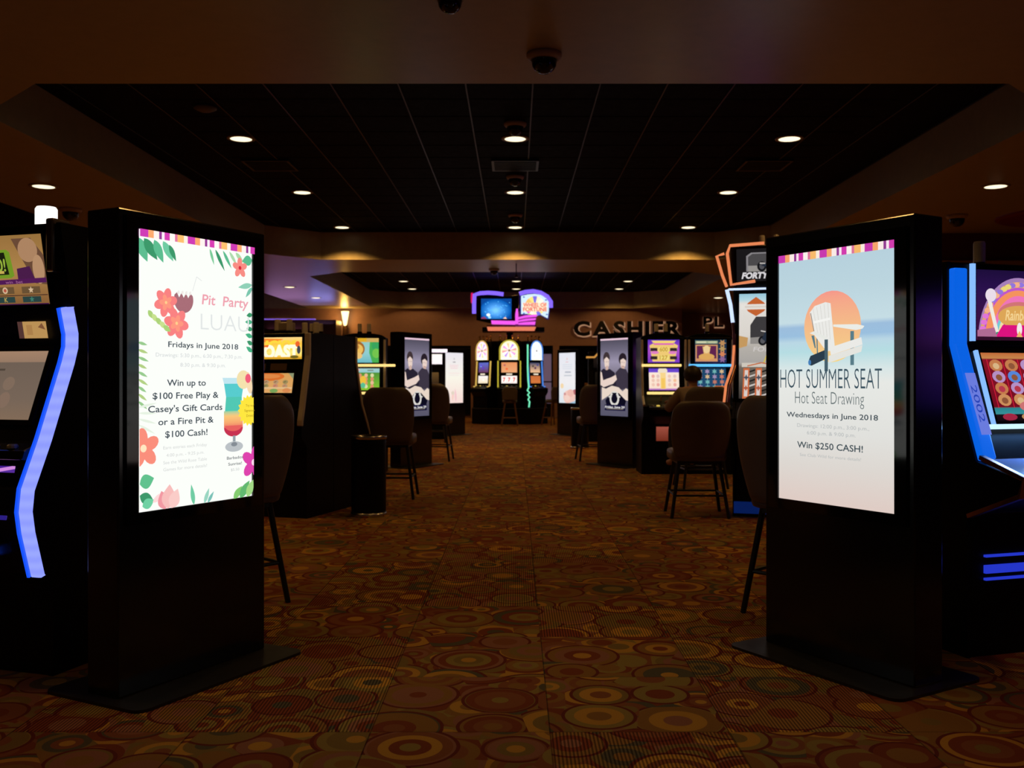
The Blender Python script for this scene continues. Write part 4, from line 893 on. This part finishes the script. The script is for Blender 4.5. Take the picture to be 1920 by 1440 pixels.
make_wheel((.54, 26.42), 50, 'wheel slot machine turned right with icy blue wheel and edging', (80, 150, 255), 2, lambda w, h: art_plain(w, h, (40, 60, 100), (246, 196, 150), 34), lambda w, h: art_plain(w, h, (196, 106, 56), (206, 116, 60), 35, 0))
gt = thing('neon_tube', 'green zigzag neon tube between the centre and right wheel machines', 'neon light', (.335, 25.9, 0))
MB().tube([(0, .1, 2.13), (0, .1, 1.5), (.01, .1, 1.2), (.03, .08, .98), (-.01, .06, .90), (.05, .04, .84), (0, .02, .78), (.05, 0, .72), (.01, -.02, .66), (.05, -.02, .60), (.03, -.02, .45)], .02, glow('green_neon', (120, 240, 190), 1.1), 8).build('tube', gt)
MB().box(-.03, .03, .13, .25, .43, 2.14, BLACK).build('backing_post', gt)
# overhead sign
sg = thing('overhead_wheel_sign', 'neon sign cluster with a blue monitor and fan-shaped wheel sign above the far machines', 'sign', (-.0, 26.2, 0))
def SP(px, py): return ((px - 966) * .0144, (711 - py) * .0144 + EYE)
PURP = glow('violet_neon', (130, 100, 255), 1.2); PINK = glow('pink_neon', (240, 90, 236), 1.1); SALM = glow('salmon_light_bar', (244, 136, 100), .9)
def front_poly(pts, y0, y1, m, name, parent=sg, bev=.0):
    return MB().prism([SP(*p) for p in pts], y0, y1, m, 'y').build(name, parent, bevel=bev)
front_poly([(893, 556), (901, 553), (925, 551), (950, 556), (972, 553), (972, 606), (920, 606), (893, 600)], .02, .25, BLACK, 'monitor_housing', bev=.01)
x0, z0 = SP(902, 598); x1, z1 = SP(959, 560)
a = Art(x1 - x0, z1 - z0); a.rect(0, 0, 1, 1, (10, 60, 130)); 
for k in range(14): a.ell(.48, .58, .42 * (1 - k / 15), .30 * (1 - k / 15), [int(v0 + (v1 - v0) * k / 13) for v0, v1 in zip((8, 80, 160), (110, 180, 246))], 24)
for k in range(26): a.ell(rnd.uniform(.1, .95), rnd.uniform(.1, .9), .012, .012, (90, 190, 250), 6)
a.ell(.24, .8, .05, .04, (226, 240, 255)); a.ell(.28, .92, .04, .03, (150, 206, 240)); a.poly([(0, .95), (.1, .88), (.2, 1), (0, 1)], (120, 50, 90)); a.poly([(.72, .98), (.8, .9), (.85, 1)], (246, 190, 150))
a.build('monitor', sg, 1.45, Matrix.Translation(((x0 + x1) / 2, .012, z0)))
MB().tube([(*[SP(889, 588)[0]], -.02, SP(889, 588)[1])] + [(SP(px, py)[0], -.02, SP(px, py)[1]) for px, py in ((889, 570), (890, 553), (900, 550), (915, 549), (930, 550), (944, 552))], .055, PURP, 10).build('violet_tube', sg)
MB().tube([(SP(px, py)[0], .04, SP(px, py)[1]) for px, py in ((885, 568), (884.5, 558), (885, 549))], .03, glow('crimson_neon', (214, 20, 90), 1.0), 8).build('crimson_tube', sg)
MB().tube([(SP(px, py)[0], -.02, SP(px, py)[1]) for px, py in ((974, 551), (985, 547.5), (1000, 546), (1014, 549), (1026, 556), (1033, 566), (1033, 577))], .055, PURP, 10).build('violet_tube', sg)
fan = [(976, 555), (990, 552), (1002, 551), (1015, 553), (1029, 563), (1030, 575), (1027, 597), (1014, 590), (1000, 588), (976, 589)]
front_poly([(px + (px - 1002) * .06, py + (py - 572) * .08) for px, py in fan], .02, .2, glow('navy_sign_edge', (20, 24, 140), .6), 'fan_housing', bev=.01)
x0, z0 = SP(977, 597); x1, z1 = SP(1029, 551); a = Art(x1 - x0, z1 - z0)
def FU(px, py): return ((px - 977) / 52, (py - 551) / 46)
a.poly([FU(*p) for p in fan], (206, 230, 246)); cu, cv = FU(1003, 574)
pal = [(236, 90, 200), (120, 110, 226), (246, 150, 110), (255, 246, 226), (250, 226, 130), (236, 150, 60), (255, 236, 200), (246, 190, 110)]
for k in range(14):
    t0, t1 = 2 * math.pi * k / 14, 2 * math.pi * (k + 1) / 14; rr = .27
    a.poly([(cu, cv)] + [(cu + rr * math.cos(t) / a.W, min(.98, cv - rr * math.sin(t) / a.H)) for t in (t0, (t0 + t1) / 2, t1)], pal[(k * 3) % 8])
a.rect(.06, .36, .93, .72, (255, 226, 196)); a.ell(.3, .86, .05, .04, (190, 226, 90))
a.text('WHEEL OF', .5, .45, .10, (222, 84, 70), .84, .025); a.text('FORTUNE', .5, .63, .10, (222, 80, 66), .86, .025)
for u, v in ((.1, .13), (.9, .25), (.1, .8), (.93, .84)): a.ell(u, v, .03, .02, (70, 110, 190), 10)
a.build('fan_sign', sg, 1.15, Matrix.Translation(((x0 + x1) / 2, .012, z0)))
for pts, nm in (([(966, 608), (966, 590), (968, 579), (971, 579), (972, 592), (972, 608)], 'pink_upright'), ([(921, 601), (966, 602), (966, 609), (922, 608)], 'pink_bar'),
                ([(972, 595), (985, 591.5), (1007, 590), (1006, 594), (985, 596), (972, 599)], 'pink_step'), ([(972, 601), (985, 598), (1005, 596.5), (1004, 600), (985, 602), (972, 604)], 'pink_step'), ([(972, 606), (985, 604), (1004, 603), (1003, 609), (972, 609)], 'pink_step')):
    front_poly(pts, -.06, .0, PINK, nm)
front_poly([(966, 612), (966, 590), (1007, 590), (1003, 612)], .005, .1, glow('magenta_backing', (120, 20, 110), .5), 'step_backing')
front_poly([(913, 613), (1005, 613), (1002, 620), (915, 620)], -.06, .10, SALM, 'salmon_bar'); front_poly([(912, 609), (1006, 609), (1004, 622.5), (914, 622.5)], .101, .3, mat('dark_red_housing', (.05, .01, .01), .4), 'bar_housing')
MB().box(-.24, -.06, .9, 1.1, .43, 3.3, BLACK).build('support_column', sg); MB().box(-.9, .8, .3, 1.0, 2.5, 2.62, BLACK).build('support_arm', sg); MB().box(-.06, .06, .25, .95, 2.9, 3.1, BLACK).build('support_arm', sg)

# ------------------------------------------------------------------ wall letters
def make_letters(name, label, body, loc, h, wx, bold=.03, rz=0):
    r = thing(name, label, 'sign', loc, rz)
    adv = 0; items = []
    for ch in body:
        vs, fs, w = text_geo(ch, bold); items.append((ch, adv, w)); adv += w + (.10 if ch != 'I' else .12)
    k = wx / (adv - .1); ky = h / .74
    HALO = glow('letter_edge_glow', (176, 130, 98), .95); FACE = mat('black_letter_face', (.004, .004, .004), .35)
    for ch, x, w in items:
        out = None
        for nm, m, bo, y0, y1 in (('letter', FACE, bold, -.09, -.03), ('lit_edge', HALO, bold + .028, -.028, -.005)):
            vs, fs, w2 = text_geo(ch, bo); dx = (w2 - w) / 2; b = MB(); n = len(vs)
            pts = [((x + px - dx) * k - wx / 2 + (.020 if nm != 'letter' else 0), py * ky - (.020 if nm != 'letter' else 0)) for px, py in vs]
            cnt = {}
            for f in fs:
                for i in range(len(f)): e = (f[i], f[(i + 1) % len(f)]); cnt[tuple(sorted(e))] = cnt.get(tuple(sorted(e)), 0) + 1
            fr = [(px, y0, pz) for px, pz in pts] + [(px, y1, pz) for px, pz in pts]
            faces = list(fs) + [tuple(i + n for i in reversed(f)) for f in fs] + [(a_, b_, b_ + n, a_ + n) for (a_, b_), c in cnt.items() if c == 1]
            b.add(fr, faces, m); out = b.build(nm, r if out is None else out)
    return r
make_letters('cashier_sign', 'black wall letters reading CASHIER with lit edges on the red-brown wall', 'CASHIER', (3.46, 30.0, 2.56), .44, 3.32, .045)
make_letters('wall_lettering', 'black wall letters reading PL beside the tall orange-edged machine', 'PL', (6.52, 32.0, 2.93), .34, .66, .03)

# ------------------------------------------------------------------ bar header and wall sconce at the left
bh = thing('bar_canopy', 'dark bar canopy with a violet light line along its top edge, far left', 'canopy', (-8.0, 28.6, 0))
MB().box(-3.0, 2.72, 0, .9, 2.45, 2.95, mat('dark_walnut', (.05, .022, .014), .4, noise=.1)).build('fascia', bh, bevel=.01)
MB().box(-3.0, 2.1, .02, .10, 2.95, 2.985, glow('violet_cove_line', (132, 96, 226), .9)).build('cove_light', bh)
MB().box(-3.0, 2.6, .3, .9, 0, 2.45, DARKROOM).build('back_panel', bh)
for cx, w_, c, e, z in ((2.3, .7, (.36, .34, 1.0), 5.2, 2.75), (1.3, 1.2, (.66, .34, .76), 6.2, 2.6)):  # unseen lamps added to wash the tan ceiling violet
    l = bpy.data.lights.new('ceiling_tint_lamp', 'AREA'); l.shape = 'RECTANGLE'; l.size = w_; l.size_y = .2; l.energy = e; l.color = c
    lo = bpy.data.objects.new('ceiling_tint_lamp', l); COL.objects.link(lo); lo.parent = bh; lo.location = (cx, -.06, z); lo.rotation_euler = (-R(180 - 52), 0, 0)
sc = thing('wall_sconce', 'flame-bright amber wall sconce on a dark stem at left', 'wall lamp', (-5.22, 29.95, 0))
MB().tube([(0, -.06, 1.9), (0, -.10, 2.5), (0, -.12, 2.86)], [.16, .10, .075], mat('sconce_dark_bronze', (.06, .03, .02), .4, .6), 12).build('stem', sc); MB().box(-.06, .06, -.08, .05, 2.55, 2.75, mat('sconce_dark_bronze')).build('wall_bracket', sc)
MB().lathe([(.04, 2.84), (.065, 2.95), (.09, 3.1), (.12, 3.28)], glow('sconce_flame_glass', (255, 226, 150), 3.0), 18, Matrix.Translation((0, -.16, 0))).build('glass_shade', sc, smooth=True)
for z, e in ((2.95, 11), (3.2, 12)):
    l = bpy.data.lights.new('sconce_lamp', 'POINT'); l.energy = e; l.color = (1, .50, .10); l.shadow_soft_size = .08
    lo = bpy.data.objects.new('sconce_lamp', l); COL.objects.link(lo); lo.parent = sc; lo.location = (.0, -.33, z)

# ------------------------------------------------------------------ waste bins
def make_bin(loc, label):
    r = thing('waste_bin', label, 'bin', (*loc, 0), 0, 'round black bins with chrome rims')
    MB().lathe([(.148, .035), (.152, .05), (.152, .66), (.148, .675)], BLACK, 32).build('drum', r, smooth=True)
    MB().lathe([(.155, 0), (.158, .015), (.156, .035), (.150, .036)], CHROME, 32).build('foot_ring', r, smooth=True)
    MB().lathe([(.150, .672), (.158, .68), (.158, .70), (.150, .708), (.11, .700), (.105, .69)], CHROME, 32).build('top_rim', r, smooth=True)
    MB().lathe([(.105, .66), (.105, .692), (.0, .694)], BLACK, 24).build('lid', r)
make_bin((-1.29, 8.55), 'round black bin with chrome rims beside the black side panel of the left pair')
make_bin((1.12, 16.85), 'round black bin with chrome rims below the far right kiosk')

# ------------------------------------------------------------------ chairs and stools
def chair_proto():
    r = thing('casino_chair', 'x', 'chair', (0, 0, 0))
    s = MB(); s.prism(rrect(-.24, .24, -.24, .22, .08), .53, .63, LEATHER, 'z'); s.build('seat', r, bevel=.025, smooth=True)
    # padded back, gently curved, rounded top corners
    b = MB(); n, mrow = 10, 10; vs = []; fs = []
    for side in (0, 1):
        for j in range(mrow + 1):
            v = j / mrow; z = .56 + .54 * v
            hw = .215 + .045 * math.sin(math.pi * min(1, v * .9)) if v < .8 else (.215 + .045 * math.sin(math.pi * .72)) * math.sqrt(max(.0, 1 - ((v - .8) / .2) ** 2 * .55))
            for i in range(n + 1):
                u = -1 + 2 * i / n; x = hw * u
                y = .20 + .11 * v - .05 * (1 - u * u) * -1 - .0
                th = .038 * (1 - .55 * abs(u) ** 3) * (1 - .45 * v ** 4)
                vs.append((x, y + (th if side else -th), z))
    k = (n + 1) * (mrow + 1)
    for j in range(mrow):
        for i in range(n):
            a_ = j * (n + 1) + i; fs.append((a_, a_ + 1, a_ + n + 2, a_ + n + 1)); fs.append(tuple(q + k for q in (a_ + n + 1, a_ + n + 2, a_ + 1, a_)))
    rim = [i for i in range(n + 1)] + [j * (n + 1) + n for j in range(1, mrow + 1)] + [mrow * (n + 1) + i for i in range(n - 1, -1, -1)] + [j * (n + 1) for j in range(mrow - 1, 0, -1)]
    for i in range(len(rim)): fs.append((rim[i], rim[(i + 1) % len(rim)], rim[(i + 1) % len(rim)] + k, rim[i] + k))
    b.add(vs, fs, LEATHER); b.build('backrest', r, subd=1)
    for sx in (-1, 1):
        for sy in (-1, 1):
            MB().tube([(sx * .17, sy * .16, .54), (sx * .245, sy * .235, .0)], [.017, .015], LEGM, 10).build('leg', r)
    f = MB()
    for a_, c in (((-.215, -.205), (.215, -.205)), ((-.215, .205), (.215, .205)), ((-.215, -.205), (-.215, .205)), ((.215, -.205), (.215, .205))): f.tube([(*a_, .21), (*c, .21)], .010, LEGM, 8)
    f.build('foot_rail', r); MB().prism(rrect(-.19, .19, -.18, .18, .03), .505, .532, LEGM, 'z').build('seat_pan', r)
    return r
proto = chair_proto(); first = True
CH = [((-1.56, 5.21), 225, 'dark leather chair behind the near left kiosk, a leg showing past its edge'), ((1.51, 4.98), 135, 'dark leather chair behind the near right kiosk with a grey sheen on its back'),
      ((1.60, 8.58), 178, 'large black chair with its back turned, in front of the purple and gold machine'), ((2.06, 10.8), 184, 'chair carrying the seated man'),
      ((-1.26, 9.9), 180, 'brown leather chair beside the bin, in front of the middle left kiosk'), ((-1.19, 14.4), 176, 'dark chair just behind the middle left kiosk, left of the white and pink poster'),
      ((1.17, 14.4), 184, 'brown chair just right of the far right kiosk screen'), ((-1.56, 18.5), 180, 'dark chair before the machine with the white lit crown')]
for (x, y), rz, lab in CH:
    o = proto if first else copy_tree(proto); first = False
    o.location = (x, y, 0); o.rotation_euler = (0, 0, R(rz)); o.scale = (1, 1, .925 if y == 8.58 else 1.02); tag(o, lab, 'chair', 'leather casino chairs')
def stool(loc, rz, label):
    r = thing('wooden_stool', label, 'stool', (*loc, 0), rz, 'stools at the wheel machines')
    MB().lathe([(.17, .58), (.19, .60), (.19, .66), (.16, .68), (0, .685)], LEATHER, 20).build('seat', r, smooth=True)
    b = MB(); b.prism([(-.19, .66), (.19, .66), (.20, .9), (.15, 1.0), (-.15, 1.0), (-.20, .9)], .17, .21, LEATHER, 'y'); b.build('backrest', r, bevel=.02)
    for sx in (-1, 1):
        for sy in (-1, 1): MB().tube([(sx * .12, sy * .12, .6), (sx * .21, sy * .21, 0)], .02, WOODLEG, 8).build('leg', r)
    f = MB()
    for a_, c in (((-.18, -.18), (.18, -.18)), ((-.18, .18), (.18, .18)), ((-.18, -.18), (-.18, .18)), ((.18, -.18), (.18, .18))): f.tube([(*a_, .2), (*c, .2)], .012, WOODLEG, 6)
    f.build('foot_rail', r)
stool((-.14, 25.2), 180, 'dark stool in front of the centre wheel machine'); stool((.98, 25.35), 215, 'wooden stool with oak legs beside the right wheel machine')

# ------------------------------------------------------------------ seated man
def skin(name, verts, edges, radii, m, parent, root=0, lv=2):
    me = bpy.data.meshes.new(name); me.from_pydata(verts, edges, []); me.materials.append(m)
    o = bpy.data.objects.new(name, me); COL.objects.link(o)
    if parent: o.parent = parent
    o.modifiers.new('skin', 'SKIN'); sv = me.skin_vertices[0].data
    for i, r_ in enumerate(radii): sv[i].radius = (r_, r_) if not isinstance(r_, tuple) else r_; sv[i].use_root = (i == root)
    s = o.modifiers.new('subdivision', 'SUBSURF'); s.levels = s.render_levels = lv
    o.modifiers['skin'].use_smooth_shade = True
    return o
SKIN = mat('skin_tone', (.45, .22, .14), .5); SHIRT = mat('mauve_grey_shirt', (.30, .225, .205), .8, noise=.1); TROUS = mat('dark_trousers', (.02, .02, .025), .8); HAIR = mat('dark_hair', (.030, .018, .014), .5)
man = thing('person', 'man with short dark hair and grey shirt seated with his back turned', 'person', (2.05, 10.8, 0), 195)
V = []; E = []; RR = []
def jv(p, r_, prev=None):
    V.append(p); RR.append(r_); i = len(V) - 1
    if prev is not None: E.append((prev, i))
    return i
pel = jv((0, .06, .70), (.15, .11)); ab = jv((0, -.02, .86), (.14, .10), pel); ch_ = jv((0, -.10, 1.0), (.165, .11), ab); nk = jv((-.01, -.17, 1.10), .055, ch_); n2 = jv((-.015, -.205, 1.155), .052, nk); hd = jv((-.02, -.225, 1.215), (.078, .088), n2); h2 = jv((-.02, -.225, 1.285), (.074, .085), hd); h3 = jv((-.02, -.22, 1.325), .045, h2)
HANDS = []
for sx in (-1, 1):
    sh = jv((sx * .17, -.12, 1.045), .062, ch_); el = jv((sx * .235, -.30, .86), .045, sh); wr = jv((sx * .12, -.50, .93), .030, el); pm = jv((sx * .10, -.57, .94), (.038, .018), wr); HANDS.append((sx, wr, pm))
    hp = jv((sx * .09, -.02, .69), .085, pel); kn = jv((sx * .12, -.42, .66), .060, hp); an = jv((sx * .13, -.40, .30), .042, kn); ft = jv((sx * .13, -.42, .25), .042, an); to = jv((sx * .14, -.56, .232), .032, ft)
    for k in range(4): 
        f1 = jv((sx * (.125 - .017 * k), -.605, .945 - .004 * (k in (0, 3))), .0095, pm); f2 = jv((sx * (.127 - .018 * k), -.645 + .006 * (k in (0, 3)), .935), .0085, f1); jv((sx * (.127 - .018 * k), -.665 + .01 * (k in (0, 3)), .917), .0075, f2)
    t1 = jv((sx * .06, -.56, .94), .010, pm); jv((sx * .05, -.595, .932), .008, t1)
body = skin('body', V, E, RR, SKIN, man)
# face, ears, nose, eyes as one small mesh joined to the head
MB().lathe([(.0, -.022), (.014, -.012), (.016, 0), (.0, .03)], SKIN, 10, Matrix.Translation((-.02, -.318, 1.235))).build('nose', man, smooth=True)
for sx in (-1, 1): MB().lathe([(0, -.03), (.016, -.02), (.020, 0), (.014, .022), (0, .03)], SKIN, 10, Matrix.Translation((-.02 + sx * .080, -.215, 1.235)) @ Matrix.Rotation(R(10 * sx), 4, 'Y')).build('ear', man, smooth=True)
em = MB()
for sx in (-1, 1): em.lathe([(0, -.008), (.010, 0), (0, .008)], mat('eye_white', (.6, .58, .55), .3), 10, Matrix.Translation((-.02 + sx * .032, -.300, 1.255)))
em.box(-.045, .005, -.312, -.300, 1.185, 1.191, mat('lip', (.3, .1, .08), .5)); em.build('eyes_and_mouth', man, smooth=True)
hv = MB(); n = 18; vs = []; fs = []; m_ = 9
for j in range(m_ + 1):
    for i in range(n):
        az = 2 * math.pi * i / n; front = max(0, -math.sin(az)); lim = R(128 - 74 * front ** .7); th = lim * j / m_
        vs.append((-.02 + .092 * math.sin(th) * math.cos(az), -.215 + .104 * math.sin(th) * math.sin(az), 1.248 + .098 * math.cos(th)))
for j in range(m_):
    for i in range(n): fs.append((j * n + i, j * n + (i + 1) % n, (j + 1) * n + (i + 1) % n, (j + 1) * n + i))
hv.add(vs, fs, HAIR); ho = hv.build('hair', man, smooth=True); sm = ho.modifiers.new('solid', 'SOLIDIFY'); sm.thickness = .012; sm.offset = 1
sv_ = [(0, .06, .69), (0, -.02, .86), (0, -.10, 1.0), (-.005, -.155, 1.075), (-.175, -.12, 1.05), (-.24, -.30, .86), (-.19, -.39, .89), (.175, -.12, 1.05), (.24, -.30, .86), (.19, -.39, .89)]
skin('shirt', sv_, [(0, 1), (1, 2), (2, 3), (2, 4), (4, 5), (5, 6), (2, 7), (7, 8), (8, 9)], [(.165, .125), (.155, .115), (.182, .125), .066, .075, .060, .052, .075, .060, .052], SHIRT, man)
tv = [(0, .06, .72)]; te = []; tr = [(.16, .11)]
for sx in (-1, 1):
    b0 = len(tv); tv += [(sx * .09, -.02, .69), (sx * .12, -.42, .665), (sx * .13, -.405, .34)]; te += [(0, b0), (b0, b0 + 1), (b0 + 1, b0 + 2)]; tr += [.095, .072, .060]
skin('trousers', tv, te, tr, TROUS, man)
